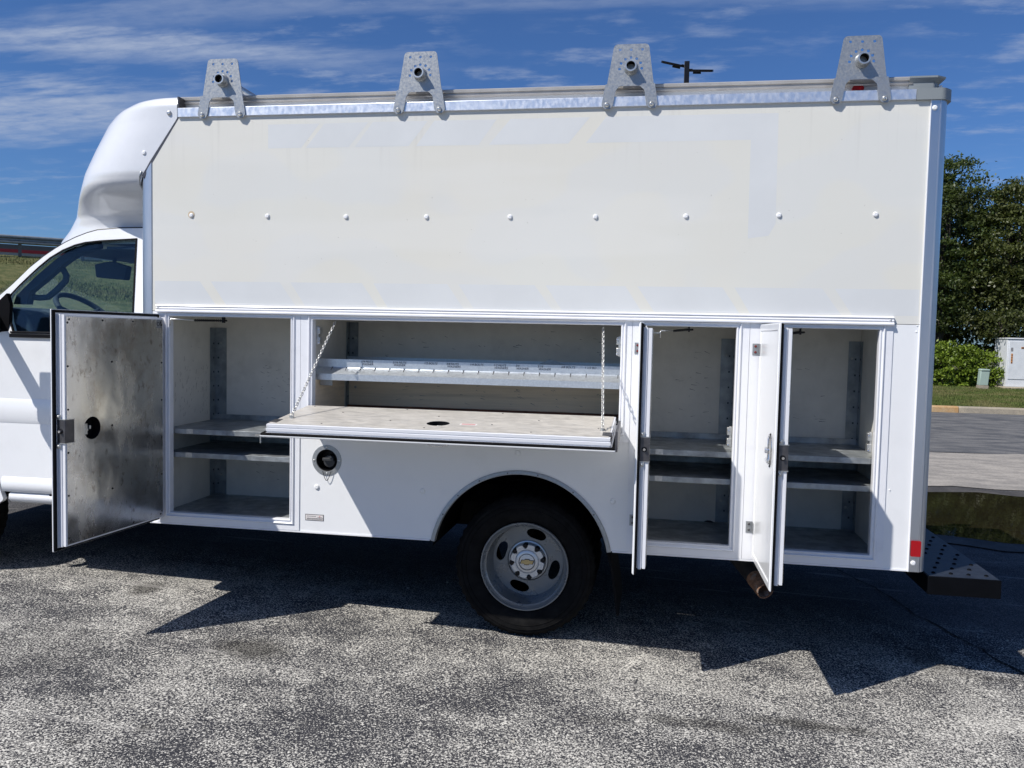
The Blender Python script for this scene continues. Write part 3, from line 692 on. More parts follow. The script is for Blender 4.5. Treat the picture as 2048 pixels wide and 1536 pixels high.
# faded film stripes left by old lettering
stripes = [[(-2.017, 2.603), (-1.736, 2.603), (-1.835, 2.482), (-2.016, 2.481)], [(-1.71, 2.602), (-1.476, 2.604), (-1.579, 2.481), (-1.81, 2.481)],
           [(-1.451, 2.605), (-1.165, 2.604), (-1.263, 2.481), (-1.547, 2.481)], [(-1.13, 2.605), (-0.814, 2.604), (-0.904, 2.481), (-1.224, 2.481)],
           [(-0.744, 2.605), (-0.354, 2.605), (-0.457, 2.481), (-0.852, 2.481)], [(-0.276, 2.605), (0.524, 2.605), (0.53, 2.094), (0.5, 2.037), (0.406, 2.024), (0.403, 2.484), (-0.371, 2.482)]]
ga = [(-2.661, -2.661), (-2.399, -2.336), (-1.949, -1.889), (-1.5, -1.438), (-1.051, -0.993), (-0.607, -0.552), (-0.161, -0.103), (0.297, 0.353), (0.751, 0.807), (1.178, 1.178)]
gb_ = [(-2.661, -2.661), (-2.31, -2.25), (-1.86, -1.808), (-1.415, -1.362), (-0.965, -0.911), (-0.515, -0.468), (-0.08, -0.02), (0.379, 0.428), (0.84, 0.889), (1.178, 1.178)]
for i in range(9): stripes.append([(ga[i][1], 1.793), (ga[i + 1][0], 1.793), (gb_[i + 1][0], 1.672), (gb_[i][1], 1.672)])
for st in stripes:
    n = len(st); MB().prism(st, 'y', -0.0002, 0.004).build('faded_stripe', 'decal', truck)
# domed bolts
def bolts(lst, r=0.0125, h=0.008, y=0.0, name='panel_bolt', m='white', stain=()):
    for i, (x, z) in enumerate(lst):
        MB().rivet((x, y, z), r, h).build(name, m, truck, smooth=60)
        if i in stain: MB().lathe([(0.0001, 0), (r * 1.5, 0)], (x - 0.001, y - 0.0012, z + 0.004), 20).build('rust_stain', 'rustring', truck)
bolts([(-2.447, 2.139), (-2.018, 2.134), (-1.589, 2.130), (-1.164, 2.128), (-0.737, 2.127), (-0.315, 2.127), (0.116, 2.129), (0.544, 2.132), (0.972, 2.135)], stain=(0,))
bolts([(-1.734, 0.728), (-1.162, 0.737), (-0.671, 0.955), (-0.193, 0.736)], 0.014, 0.008)

# --- corner posts
def post(name, prof, z0, ztop, m, sm=35):
    q = MB(); n = len(prof)
    vs = [(x, y, z0) for x, y in prof] + [(x, y, ztop(x)) for x, y in prof]
    q.add(vs, [(i, i + 1, n + i + 1, n + i) for i in range(n - 1)] + [tuple(range(n)), tuple(range(n, 2 * n))])
    return q.build(name, m, truck, smooth=sm)
post('front_corner_post', [(-2.676, 0.004), (-2.676, -0.004), (-2.686, -0.005), (-2.700, -0.003), (-2.718, 0.002), (-2.734, 0.011), (-2.747, 0.025), (-2.756, 0.045), (-2.758, 0.075), (-2.758, 0.16), (-2.74, 0.16), (-2.72, 0.03)], 0.485,
     lambda x: 2.30 + (x + 2.758) * 1.45, 'alu')
post('rear_corner_post', [(1.187, 0.004), (1.187, -0.006), (1.226, -0.006), (1.2275, -0.0085), (1.232, -0.0085), (1.234, -0.005), (1.243, 0.0), (1.254, 0.010), (1.263, 0.025), (1.268, 0.045), (1.270, 0.075), (1.270, 0.16), (1.25, 0.16), (1.235, 0.03)], 0.482, lambda x: 2.648, 'alu', 50)
MB().box(1.185, 1.188, -0.0075, 0.003, 0.482, 2.648).build('sealant_line', 'frame', truck)
plate('side_reflector', 'red', truck, round_poly([(1.192, 0.556), (1.236, 0.556), (1.236, 0.630), (1.192, 0.630)], 0.006), [], 0.004, -0.0135)
bolts([(1.2065, 0.524), (1.203, 2.611)], 0.012, 0.007, -0.006)
bolts([(1.176, 1.628), (1.173, 1.60), (1.09, 0.86)], 0.004, 0.003)

# --- top rail, roof lip, roof
MB().box(-2.521, 1.122, -0.012, 0.004, 2.6485, 2.696).build('top_rail', 'rail', truck, bevel=0.002)
MB().box(-2.526, 1.19, 0.075, 0.09, 2.66, 2.745).build('roof_side_wall', 'lipwall', truck)
MB().box(-2.521, 1.122, 0.005, 0.075, 2.66, 2.692).build('rail_shelf', 'frame', truck)
lip = [(0.055, 2.736), (0.052, 2.742), (0.060, 2.7435), (0.060, 2.752), (0.052, 2.754), (0.050, 2.766), (0.060, 2.772), (0.09, 2.774), (0.09, 2.736)]
MB().prism(lip, 'x', -2.545, 1.12).build('roof_lip', 'lipmat', truck, smooth=30)
q = MB()
for i in range(26): q.rivet((-2.45 + i * 0.14, 0.0525, 2.760), 0.0035, 0.0015)
o = q.build('lip_rivets', 'darksteel', truck); tag(o, kind='stuff')
MB().box(-2.545, 1.23, 0.085, WID - 0.085, 2.755, 2.772).build('roof', 'white', truck)
plate('rear_rail_cap', 'grey', truck, round_poly([(1.123, -0.016), (1.24, -0.016), (1.284, 0.03), (1.284, 0.30), (1.262, 0.30), (1.262, 0.04), (1.24, 0.0), (1.123, 0.0)], [0, 0.04, 0.04, 0, 0, 0.02, 0.01, 0], 6), [], 0.051, mapf=lambda u, v, t: (u, v, 2.647 + t))
plate('rear_roof_cap', 'grey', truck, round_poly([(1.105, 0.058), (1.215, 0.058), (1.238, 0.085), (1.238, 0.4), (1.105, 0.4)], [0, 0.02, 0.02, 0, 0]), [], 0.055, mapf=lambda u, v, t: (u, v, 2.69 + t))
q = MB(); A_ = [(1.105, 0.058), (1.215, 0.058), (1.238, 0.085), (1.238, 0.4)]; B_ = [(1.105, 0.045), (1.225, 0.045), (1.268, 0.075), (1.268, 0.4)]
q.add([(x, y, 2.743) for x, y in A_] + [(x, y, 2.762) for x, y in B_] + [(x, y, 2.770) for x, y in B_], [(i, i + 1, i + 5, i + 4) for i in range(3)] + [(i + 4, i + 5, i + 9, i + 8) for i in range(3)] + [(8, 9, 10, 11)])
q.build('rear_roof_flare', 'grey', truck)
plate('clearance_light', 'red', truck, round_poly([(0.862, 2.712), (0.905, 2.712), (0.91, 2.724), (0.905, 2.736), (0.862, 2.736), (0.857, 2.724)], 0.006), [], 0.02, 0.055)
# --- hidden shell of the box
q = MB(); q.box(-2.69, -2.67, 0.1, WID, 0.48, 2.74); q.build('front_wall', 'white', truck)
MB().box(1.245, 1.262, 0.1, WID, 0.48, 2.74).build('rear_wall', 'white', truck)
MB().box(-2.69, 1.26, WID - 0.02, WID, 0.48, 2.74).build('far_side_wall', 'white', truck)
MB().box(-2.66, 1.24, 0.70, WID - 0.03, 0.50, 0.53).build('floor', 'under', truck)
# rear face bits
MB().box(1.263, 1.29, 0.3, WID - 0.3, 0.6, 2.5).build('rear_door', 'white', truck, bevel=0.004)

# --- moulding
mp = [(0.002, 1.668), (-0.006, 1.668), (-0.013, 1.666), (-0.016, 1.661), (-0.013, 1.6565), (-0.007, 1.655), (-0.013, 1.653), (-0.016, 1.6485), (-0.013, 1.644), (-0.007, 1.642), (-0.016, 1.640), (-0.022, 1.634), (-0.021, 1.628), (-0.014, 1.6255), (0.002, 1.626)]
mo = MB().prism(mp, 'x', -2.645, 1.071).build('drip_moulding', 'frame', truck, smooth=40)
for x in (-2.632, 1.056): MB().rivet((x, -0.013, 1.649), 0.006, 0.004).build('screw', 'steel', mo, smooth=60)

# --- lower side skin with openings and the wheel arch
O1 = (-2.572, -1.885, 0.548, 1.606); O2 = (-1.761, -0.175, 1.092, 1.603); O3 = (-0.050, 0.370, 0.550, 1.603); O4 = (0.530, 1.013, 0.548, 1.606)
ARC = (-0.654, 0.400, 0.462)
def rect(r, g=0.0): return [(r[0] - g, r[2] - g), (r[1] + g, r[2] - g), (r[1] + g, r[3] + g), (r[0] - g, r[3] + g)]
ang0 = math.asin((0.487 - ARC[1]) / ARC[2])
arc_pts = [(ARC[0] + ARC[2] * math.cos(a), ARC[1] + ARC[2] * math.sin(a)) for a in np.linspace(PI - ang0, ang0, 41)]
outl = [(-2.682, 0.487)] + [(float(x), float(z)) for x, z in arc_pts] + [(1.187, 0.487), (1.187, 1.6315), (-2.682, 1.6315)]
plate('lower_side_panel', 'white', truck, outl, [rect(o_, 0.012)[::-1] for o_ in (O1, O2, O3, O4)] + [circ(-1.680, 0.871, 0.0585, 32)[::-1]], 0.018, 0.0)
MB().box(-2.69, ARC[0] - ARC[2] - 0.004, -0.004, 0.03, 0.482, 0.490).build('bottom_trim', 'frame', truck)
MB().box(ARC[0] + ARC[2] + 0.004, 1.187, -0.004, 0.03, 0.482, 0.490).build('bottom_trim', 'frame', truck)
# arch lip
q = MB(); vs = []; na = 49
for a in np.linspace(PI - ang0 + 0.01, ang0 - 0.01, na):
    for r_, y_ in ((ARC[2] + 0.006, -0.0035), (ARC[2] + 0.004, -0.005), (ARC[2] - 0.014, -0.005), (ARC[2] - 0.016, 0.0), (ARC[2] - 0.016, 0.03)):
        vs.append((ARC[0] + r_ * math.cos(a), y_, ARC[1] + r_ * math.sin(a)))
q.add(vs, [(i * 5 + k, i * 5 + k + 1, (i + 1) * 5 + k + 1, (i + 1) * 5 + k) for i in range(na - 1) for k in range(4)])
o = q.build('wheel_arch_lip', 'galv', truck, smooth=40)
q = MB()
for a in (2.63, 2.35, 2.05, 1.72, 1.38, 0.95, 0.62): q.rivet((ARC[0] + (ARC[2] - 0.006) * math.cos(a), -0.005, ARC[1] + (ARC[2] - 0.006) * math.sin(a)), 0.004, 0.002)
tag(q.build('arch_screw', 'darksteel', truck), kind='stuff')
# wheel well
q = MB(); vs = []
for a in np.linspace(PI - ang0 + 0.08, ang0 - 0.08, 25):
    for y_ in (0.02, 0.62): vs.append((ARC[0] + (ARC[2] - 0.004) * math.cos(a), y_, ARC[1] + (ARC[2] - 0.004) * math.sin(a)))
q.add(vs, [(i * 2, i * 2 + 1, i * 2 + 3, i * 2 + 2) for i in range(24)]).build('wheel_well', 'under', truck)

# --- frames round the openings
def opening_frame(O, outer, name='opening_frame'):
    u0, u1, v0, v1 = O; a0, a1, b0, b1 = outer
    mf = lambda u, v, t: (u, t, v)
    q = MB()
    # flat flange, mitred, proud of the skin
    g = 0.026
    def quadring(o_, i_, yo, yi):
        O_ = [(o_[0], yo, o_[2]), (o_[1], yo, o_[2]), (o_[1], yo, o_[3]), (o_[0], yo, o_[3])]
        I_ = [(i_[0], yi, i_[2]), (i_[1], yi, i_[2]), (i_[1], yi, i_[3]), (i_[0], yi, i_[3])]
        q.add(O_ + I_, [(k, (k + 1) % 4, (k + 1) % 4 + 4, k + 4) for k in range(4)])
    def grow(d): return (u0 - d, u1 + d, v0 - d, v1 + d)
    quadring(outer, outer, 0.002, -0.0045)
    inn = grow(0.026)
    inn = (max(inn[0], a0 + .004), min(inn[1], a1 - .004), max(inn[2], b0 + .004), min(inn[3], b1 - .003))
    quadring(outer, inn, -0.0045, -0.0045)
    prev = (inn, -0.0045)
    for d, y in ((0.024, -0.010), (0.020, -0.012), (0.017, -0.010), (0.015, -0.003), (0.009, -0.003), (0.007, -0.007), (0.003, -0.007), (0.0, -0.003), (0.0, 0.032), (0.014, 0.034)):
        cur = grow(d)
        cur = (max(cur[0], inn[0] + (0.026 - d) * .05 if False else cur[0]), cur[1], max(cur[2], prev[0][2] if False else cur[2]), min(cur[3], 1.6245))
        quadring(prev[0], cur, prev[1], y); prev = (cur, y)
    return q.build(name, 'frame', truck)
opening_frame(O1, (-2.645, -1.830, 0.4915, 1.6255))
opening_frame(O2, (-1.828, -0.122, 1.030, 1.6255))
opening_frame(O3, (-0.1195, 0.4305, 0.4915, 1.6255))
opening_frame(O4, (0.4325, 1.072, 0.4915, 1.6255))

# --- compartments (inner boxes)
def comp(x0, x1, z0, z1, yb=0.585, floor='galvshelf'):
    MB().box(x0, x1, yb, yb + 0.01, z0, z1).build('compartment_back', 'inner', truck)
    MB().box(x0 - 0.008, x0, 0.02, yb, z0, z1).build('compartment_side', 'inner', truck)
    MB().box(x1, x1 + 0.008, 0.02, yb, z0, z1).build('compartment_side', 'inner', truck)
    MB().box(x0, x1, 0.02, yb, z1, z1 + 0.01).build('compartment_ceiling', 'inner', truck)
    MB().box(x0, x1, 0.034, yb, z0 - 0.008, z0).build('compartment_floor', floor, truck)
comp(-2.637, -1.84, 0.538, 1.64); comp(-1.785, -0.155, 1.10, 1.64); comp(-0.085, 0.415, 0.538, 1.64); comp(0.465, 1.066, 0.538, 1.64)
MT['liner'] = pbr('tan_liner_bounce', (0.84, 0.68, 0.50), 0.5, var=0.10, dirt=0.25, dirt_col=(0.10, 0.06, 0.04), dscale=4, stretch=(0.35, 1, 6))  # tan board, colour raised to stand in for warm light bounced off the lid
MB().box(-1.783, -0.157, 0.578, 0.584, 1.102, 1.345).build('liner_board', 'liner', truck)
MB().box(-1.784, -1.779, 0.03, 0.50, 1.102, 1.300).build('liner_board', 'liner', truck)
MB().box(-1.785, -0.155, 0.555, 0.577, 1.100, 1.116).build('floor_edge_board', 'wood', truck)
def scuffs(x0, x1, z0, z1, y, n, seed):
    rnd = random.Random(seed); q = MB()
    for i in range(n):
        x = rnd.uniform(x0, x1); z = min(z1, max(z0, rnd.gauss((z0 + z1) / 2, (z1 - z0) / 4))); L = rnd.uniform(0.006, 0.035); a = rnd.uniform(-0.5, 0.25)
        w = rnd.uniform(0.0006, 0.0016); dx, dz = L * math.cos(a), L * math.sin(a)
        q.add([(x, y, z - w), (x + dx, y, z + dz - w * .3), (x + dx, y, z + dz + w * .3), (x, y, z + w)], [(0, 1, 2, 3)])
    tag(q.build('scuff_marks', 'darksteel', truck), kind='stuff')
scuffs(-2.35, -1.88, 1.1, 1.4, 0.5835, 60, 1); scuffs(-2.38, -1.9, 0.6, 0.82, 0.5835, 30, 2); scuffs(0.0, 0.3, 1.0, 1.5, 0.5835, 22, 3); scuffs(0.6, 0.9, 0.62, 1.4, 0.5835, 24, 4); scuffs(-1.6, -0.3, 1.40, 1.58, 0.5835, 30, 5); scuffs(-1.6, -0.3, 1.14, 1.30, 0.5770, 40, 6)
rnd = random.Random(5); q = MB()
for i in range(70):
    y = rnd.uniform(0.15, 0.5); z = rnd.gauss(1.2, 0.09); L = rnd.uniform(0.006, 0.03); a = rnd.uniform(1.0, 1.7); w = 0.0012
    q.add([(-2.6355, y, z), (-2.6355, y + L * math.cos(a), z + L * math.sin(a)), (-2.6355, y + w + L * math.cos(a), z + L * math.sin(a)), (-2.6355, y + w * 2, z)], [(0, 1, 2, 3)])
tag(q.build('scuff_marks', 'darksteel', truck), kind='stuff')

def upright(x, y, sx, z0, z1, w1=0.05, w2=0.045):
    """slotted galvanised corner angle; sx = +1 leg runs to +x"""
    q = MB(); q.box(x, x + sx * w1, y, y - 0.003, z0, z1); q.box(x, x + sx * 0.003, y - 0.004, y - w2, z0, z1)
    o = q.build('shelf_upright', 'dark_galv', truck)
    q = MB(); z = z0 + 0.06; k = 0
    while z < z1 - 0.05:
        q.box(x + sx * 0.020, x + sx * 0.028, y - 0.0045, y - 0.0035, z, z + 0.010); None
        q.box(x + sx * 0.0035, x + sx * 0.0045, y - 0.028, y - 0.018, z, z + 0.010)
        z += 0.085; k += 1
    tag(q.build('slot', 'interior', o), kind='stuff')
    for zz in (z1 - 0.09, z0 + 0.12): MB().rivet((x + sx * min(w1 - 0.012, 0.042), y - 0.003, zz), 0.008, 0.005).build('upright_bolt', 'galv', o, smooth=60)
upright(-2.636, 0.583, 1, 0.54, 1.55, 0.075, 0.06); upright(-1.784, 0.583, 1, 1.10, 1.60, 0.055, 0.05); upright(0.414, 0.583, -1, 0.54, 1.55, 0.07, 0.05); upright(1.065, 0.583, -1, 0.54, 1.55, 0.06, 0.05)
upright(-2.636, 0.075, 1, 0.54, 1.60, 0.030, 0.03)

def shelf(x0, x1, z, name='shelf', clip=None):
    q = MB(); q.box(x0, x1, 0.048, 0.575, z - 0.003, z); q.box(x0, x1, 0.045, 0.048, z - 0.026, z + 0.0005); q.box(x0, x1, 0.572, 0.575, z + 0.0005, z + 0.032); q.box(x0, x1, 0.049, 0.062, z - 0.028, z - 0.025)
    o = q.build(name, 'galvshelf', truck, bevel=0.0008)
    if z > 0.95: MB().box(x0 + 0.002, x1 - 0.002, 0.5765, 0.5785, 0.870, z - 0.004).build('shelf_backing', 'dark_galv', truck)
    if clip is not None: MB().box(clip, clip + 0.037, 0.0425, 0.0445, z - 0.024, z + 0.0015).build('label_clip', 'steel', o)
shelf(-2.634, -1.842, 0.997, clip=-2.502); shelf(-2.634, -1.842, 0.868, clip=-2.508)
shelf(-0.083, 0.413, 0.998, clip=0.008); shelf(-0.083, 0.413, 0.866, clip=0.008)
shelf(0.467, 1.064, 0.998); shelf(0.467, 1.064, 0.866)
# ceiling bolts
for xs_ in ((-2.12, -1.93), (-1.73, -1.5, -1.27, -1.04, -0.81, -0.58, -0.35), (0.2, 0.34), (0.7, 0.85, 0.96)):
    for x in xs_: MB().lathe([(0.009, 0), (0.0085, -0.006), (0.004, -0.008), (0.0001, -0.008)], (x, 0.10, 1.6395), 12, 'z').build('ceiling_bolt', 'steel', truck, smooth=60)

# --- bin rails in the middle compartment
bp_ = [(0.130, 1.395), (0.127, 1.395), (0.127, 1.352), (0.118, 1.350), (0.112, 1.346), (0.072, 1.318), (0.070, 1.292), (0.075, 1.290), (0.55, 1.290), (0.55, 1.400), (0.553, 1.400), (0.553, 1.287), (0.067, 1.287), (0.067, 1.320), (0.110, 1.3495), (0.1235, 1.3550), (0.124, 1.397), (0.130, 1.397)]
tray = MB().prism(bp_, 'x', -1.784, -0.156).build('bin_tray', 'tray', truck)
MB().box(-1.784, -0.156, 0.1205, 0.1235, 1.350, 1.354).build('tray_rim', 'inner', tray)
for i in range(20):
    x = -1.70 + i * 0.0795
    q = MB().box(x - 0.0018, x + 0.0018, 0.108, 0.1225, 1.343, 1.356); q.add([(x - .0015, 0.1095, 1.351), (x + .0015, 0.1095, 1.351), (x + .0015, 0.092, 1.339), (x - .0015, 0.092, 1.339)], [(0, 1, 2, 3)])
    q.box(x - 0.001, x + 0.001, 0.125, 0.54, 1.292, 1.345)
    q.build('divider', 'darksteel', tray)
MB().box(-1.77, -1.70, 0.115, 0.119, 1.255, 1.288).build('tray_bracket', 'galv', tray, bevel=0.003)
MB().prism([(-0.62, 1.392), (-0.56, 1.42), (-0.52, 1.413), (-0.47, 1.392)], 'y', 0.28, 0.285).build('bent_divider', 'galv', tray)
def text(name, body, loc, size, m, parent, rot=(PI / 2, 0, 0), align='LEFT', shear=0.0, ext=0.0003):
    cu = bpy.data.curves.new('t', 'FONT'); cu.body = body; cu.size = size; cu.align_x = align; cu.extrude = ext; cu.shear = shear; cu.space_line = 0.85
    ob = bpy.data.objects.new('t', cu); COL.objects.link(ob); ob.location = loc; ob.rotation_euler = rot
    dg = bpy.context.evaluated_depsgraph_get(); dg.update()
    me = bpy.data.meshes.new_from_object(ob.evaluated_get(dg), depsgraph=dg)
    mw = Matrix.Translation(loc) @ __import__('mathutils').Euler(rot).to_matrix().to_4x4()
    for v in me.vertices: v.co = mw @ v.co
    bpy.data.objects.remove(ob); bpy.data.curves.remove(cu); me.materials.clear()
    return finish(name, me, m, parent)
for x, s_ in ((-1.545, '1/4 NUTS\n WASHER'), (-1.37, '5/16 NUTS\n WASHER'), (-1.30, ''), (-1.20, '1/2 BOLTS'), (-1.10, ''), (-1.08, '3/8 NUTS\n WASHERS'), (-0.955, '1/4 BOLTS'), (-0.83, '1/2 NUTS\n WASHERS'), (-0.715, '3/4\n WASHER'), (-0.60, '5/16\n WASHER'), (-0.48, '3/8 BOLTS'), (-0.36, '1 1/2 BO')):
    if s_: text('handwriting', s_, (x, 0.1228, 1.382), 0.016, 'ink', tray, shear=0.25)

# --- latch strikers on jambs
def striker(x, y, z, sx):
    q = MB(); q.box(x, x + sx * 0.022, y, y + 0.035, z - 0.045, z - 0.008); q.box(x, x + sx * 0.022, y, y + 0.035, z + 0.008, z + 0.045); q.box(x, x + sx * 0.012, y + 0.002, y + 0.03, z - 0.05, z + 0.05)
    o = q.build('latch_striker', 'steel', truck, bevel=0.002)
    q = MB()
    for dz in (-0.035, 0.035): q.rivet((x + sx * 0.018, y, z + dz), 0.006, 0.006)
    q.build('screw', 'chrome', o, smooth=60)
striker(-1.760, 0.034, 1.52, 1); striker(-0.176, 0.034, 1.50, -1); striker(0.369, 0.034, 1.075, -1); striker(1.012, 0.034, 1.075, -1)

# --- doors
def bar_prism(q, poly, mapf, v0, v1):
    n = len(poly); q.add([mapf(u, v0, t) for u, t in poly] + [mapf(u, v1, t) for u, t in poly], [tuple(range(n)), tuple(range(2 * n - 1, n - 1, -1))] + [(i, i + n, (i + 1) % n + n, (i + 1) % n) for i in range(n)])

PAN = [(0.016, 0.0045), (0.016, 0.012), (0.026, 0.014), (0.026, 0.020), (0.0215, 0.021), (0.0215, 0.034), (0.0275, 0.0355), (0.0275, 0.0385), (0.024, 0.0395), (0.024, 0.0525), (0.030, 0.054), (0.055, 0.054), (0.055, 0.0045)]
def door(org, ang, w, z0, z1, label, sheetm='sheet', hole_u=None, lid=False, tilt=0.0, dim_pan='frame', handle=False, rivets=False, latch=True):
    """u runs from the hinge to the free edge, v along the hinge, t from outer skin to inner sheet."""
    if not lid:
        ca, sa = math.cos(ang), math.sin(ang)
        mf = lambda u, v, t: (org[0] + u * ca - t * sa, org[1] + u * sa + t * ca, v)
    else:
        ct, st_ = math.cos(tilt), math.sin(tilt)
        mf = lambda u, v, t: (v, org[1] - u * ct + t * st_ * -1.0 * -1.0 * 0 - t * st_ * 0, 0) if False else (v, org[1] - u * ct - t * st_ * 1.0, org[2] - u * st_ + t * ct)
    h = z1 - z0; vm = (z0 + z1) / 2
    q = MB()
    # outer skin
    sk = round_poly([(0, z0), (w, z0), (w, z1), (0, z1)], 0.004, 2)
    n = len(sk)
    q.add([mf(u, v, 0) for u, v in sk] + [mf(u, v, 0.0045) for u, v in sk], [tuple(range(n)), tuple(range(2 * n - 1, n - 1, -1))] + [(i, i + n, (i + 1) % n + n, (i + 1) % n) for i in range(n)])
    # raised border on the outer face
    vs, fs = ring_sweep((0.0, w, z0, z1), [(0.004, -0.0002), (0.006, -0.004), (0.030, -0.004), (0.034, -0.0002)], mf, False); q.add(vs, fs)
    d = q.build('compartment_door', 'white', truck); tag(d, label)
    # pan ring
    lu = w - 0.075
    lat0, lat1 = vm - 0.056, vm + 0.056
    vs, fs = ring_sweep((0.0, w, z0, z1), PAN, mf, True)
    pan = MB().add(vs, fs).build('inner_pan', dim_pan, d)
    # seal
    vs, fs = ring_sweep((0.0, w, z0, z1), [(0.003, 0.0047), (0.003, 0.012), (0.006, 0.016), (0.013, 0.016), (0.0155, 0.012), (0.0155, 0.0047)], mf, True)
    MB().add(vs, fs).build('door_seal', 'black', d)
    # inner sheet
    ol = [(0.032, z0 + 0.032), (w - 0.032, z0 + 0.032), (w - 0.032, z1 - 0.032), (0.032, z1 - 0.032)]
    holes = []
    if hole_u: holes = [circ(hole_u[0], hole_u[1], 0.054, 28)[::-1]]
    sh = finish('inner_sheet', plate_mesh(ol, holes, 0.0015, 0, lambda u, v, t: mf(u, v, 0.0545 + t)), sheetm, d, smooth=30)
    if hole_u:
        q = MB(); cu_, cv = hole_u; q2 = circ(cu_, cv, 0.056, 28)
        q.add([mf(u, v, 0.054) for u, v in q2] + [mf(u, v, 0.012) for u, v in q2], [(i, (i + 1) % 28, (i + 1) % 28 + 28, i + 28) for i in range(28)] + [tuple(range(28, 56))])
        q.build('latch_recess', 'blackgloss', d)
        q = MB()
        bar_prism(q, [(cu_ + 0.0, 0.02), (cu_ + 0.05, 0.02), (cu_ + 0.05, 0.034), (cu_ + 0.0, 0.034)], mf, cv - 0.016, cv + 0.0)
        bar_prism(q, [(cu_ + 0.016, 0.036), (cu_ + 0.04, 0.036), (cu_ + 0.04, 0.044), (cu_ + 0.016, 0.044)], mf, cv - 0.03, cv + 0.022)
        bar_prism(q, [(cu_ - 0.004, 0.03), (cu_ + 0.006, 0.03), (cu_ + 0.006, 0.046), (cu_ - 0.004, 0.046)], mf, cv - 0.006, cv + 0.012)
        q.build('latch_mechanism', 'steel', d, bevel=0.0015)
    if latch:
        q = MB()
        bar_prism(q, [(w - 0.078, 0.0056), (w - 0.0200, 0.0056), (w - 0.0200, 0.0565), (w - 0.078, 0.0565)], mf, lat0, lat1)
        lb = q.build('latch_box', 'darksteel', d, bevel=0.002)
        q = MB()
        for s0 in (lat0, lat1 - 0.003):
            bar_prism(q, [(w - 0.080, 0.004), (w - 0.0185, 0.004), (w - 0.0185, 0.0585), (w - 0.080, 0.0585)], mf, s0, s0 + 0.003)
        q.build('latch_rim', 'steel', lb)
        q = MB()
        for vv in (lat0 - 0.012, lat1 + 0.012):
            bar_prism(q, [(w - 0.0215, 0.014), (w - 0.0175, 0.014), (w - 0.0175, 0.034), (w - 0.0215, 0.034)], mf, vv - 0.010, vv + 0.010)
            c = Vector(mf(w - 0.0175, vv, 0.024)); dirv = Vector(mf(w + 1, vv, 0.024)) - c; dirv.normalize()
            q.tube([c, c + dirv * 0.004, c + dirv * 0.006], 0.006, 10, radii=[0.0075, 0.0065, 0.003])
        q.build('latch_screw', 'steel', lb)
        q = MB(); c = Vector(mf(w - 0.0195, vm, 0.034)); dirv = (Vector(mf(w + 1, vm, 0.034)) - c).normalized(); q.tube([c, c + dirv * 0.012], 0.006, 10); q.build('latch_pin', 'chrome', lb)
        q = MB(); q.tube([c - dirv * 0.0004 + Vector((0, 0, 0)), c + dirv * 0.0006], 0.012, 14); q.build('pin_hole', 'blackgloss', lb)
    if rivets:
        q = MB(); nU, nV = (3, 5)
        pts = [(0.05 + (w - 0.1) * i / nU, z1 - 0.045) for i in range(nU + 1)] + [(0.05 + (w - 0.1) * i / nU, z0 + 0.045) for i in range(nU + 1)]
        pts += [(w - 0.040, z0 + 0.06 + (h - 0.12) * i / nV) for i in range(nV + 1)] + [(0.040, z0 + 0.06 + (h - 0.12) * i / nV) for i in range(nV + 1)]
        pts += [(w * 0.56, z0 + h * k) for k in (0.22, 0.5, 0.78)]
        for u, v in pts:
            c = Vector(mf(u, v, 0.056)); dr = (Vector(mf(u, v, 1.0)) - c).normalized(); q.tube([c, c + dr * 0.002, c + dr * 0.003], 0.004, 8, radii=[0.0055, 0.0045, 0.002])
        tag(q.build('sheet_rivet', 'blackgloss', d), kind='stuff')
    # hinges
    if not lid:
        for hv in (z1 - 0.118, z0 + 0.150):
            q = MB(); p = mf(0, hv, 0)
            q.tube([(p[0] + 0.000, p[1] - 0.006, hv - 0.026), (p[0] + 0.000, p[1] - 0.006, hv + 0.026)], 0.0065, 10)
            q.box(p[0] - 0.034, p[0] - 0.004, -0.0075, -0.0047, hv - 0.027, hv + 0.027)
            bar_prism(q, [(0.0, -0.0060), (0.034, -0.0060), (0.034, -0.0042), (0.0, -0.0042)], mf, hv - 0.027, hv + 0.027)
            hg = q.build('hinge', 'galv', d)
            q = MB()
            for dz in (-0.014, 0.014): q.rivet((p[0] - 0.020, -0.0075, hv + dz), 0.006, 0.004)
            q.build('hinge_screw', 'darkred' if hv > 1.2 else 'darksteel', hg)
    return d, mf

D1, mf1 = door((-2.638, -0.012), math.radians(-94.8), 0.735, 0.505, 1.617, 'wide leftmost compartment door swung open with its scuffed bare metal inside showing', hole_u=(0.545, 1.062), rivets=True)
text('door_number', 'D6', mf1(0.078, 1.552, 0.0574), 0.030, 'ink', D1, rot=(PI / 2, 0, math.radians(85.2)))
q = MB(); bar_prism(q, [(0.035, 0.0562), (0.080, 0.0562), (0.080, 0.0568), (0.035, 0.0568)], mf1, 1.540, 1.585); q.build('number_plate', 'galv', D1)
D3, mf3 = door((-0.0735, -0.012), math.radians(-90.3), 0.43, 0.500, 1.612, 'narrow third compartment door swung straight out, seen edge on', hole_u=None)
D4, mf4 = door((0.480, -0.012), math.radians(-88.6), 0.545, 0.500, 1.620, 'rightmost compartment door swung straight out with a chrome handle on its outer face', hole_u=(0.42, 1.062))
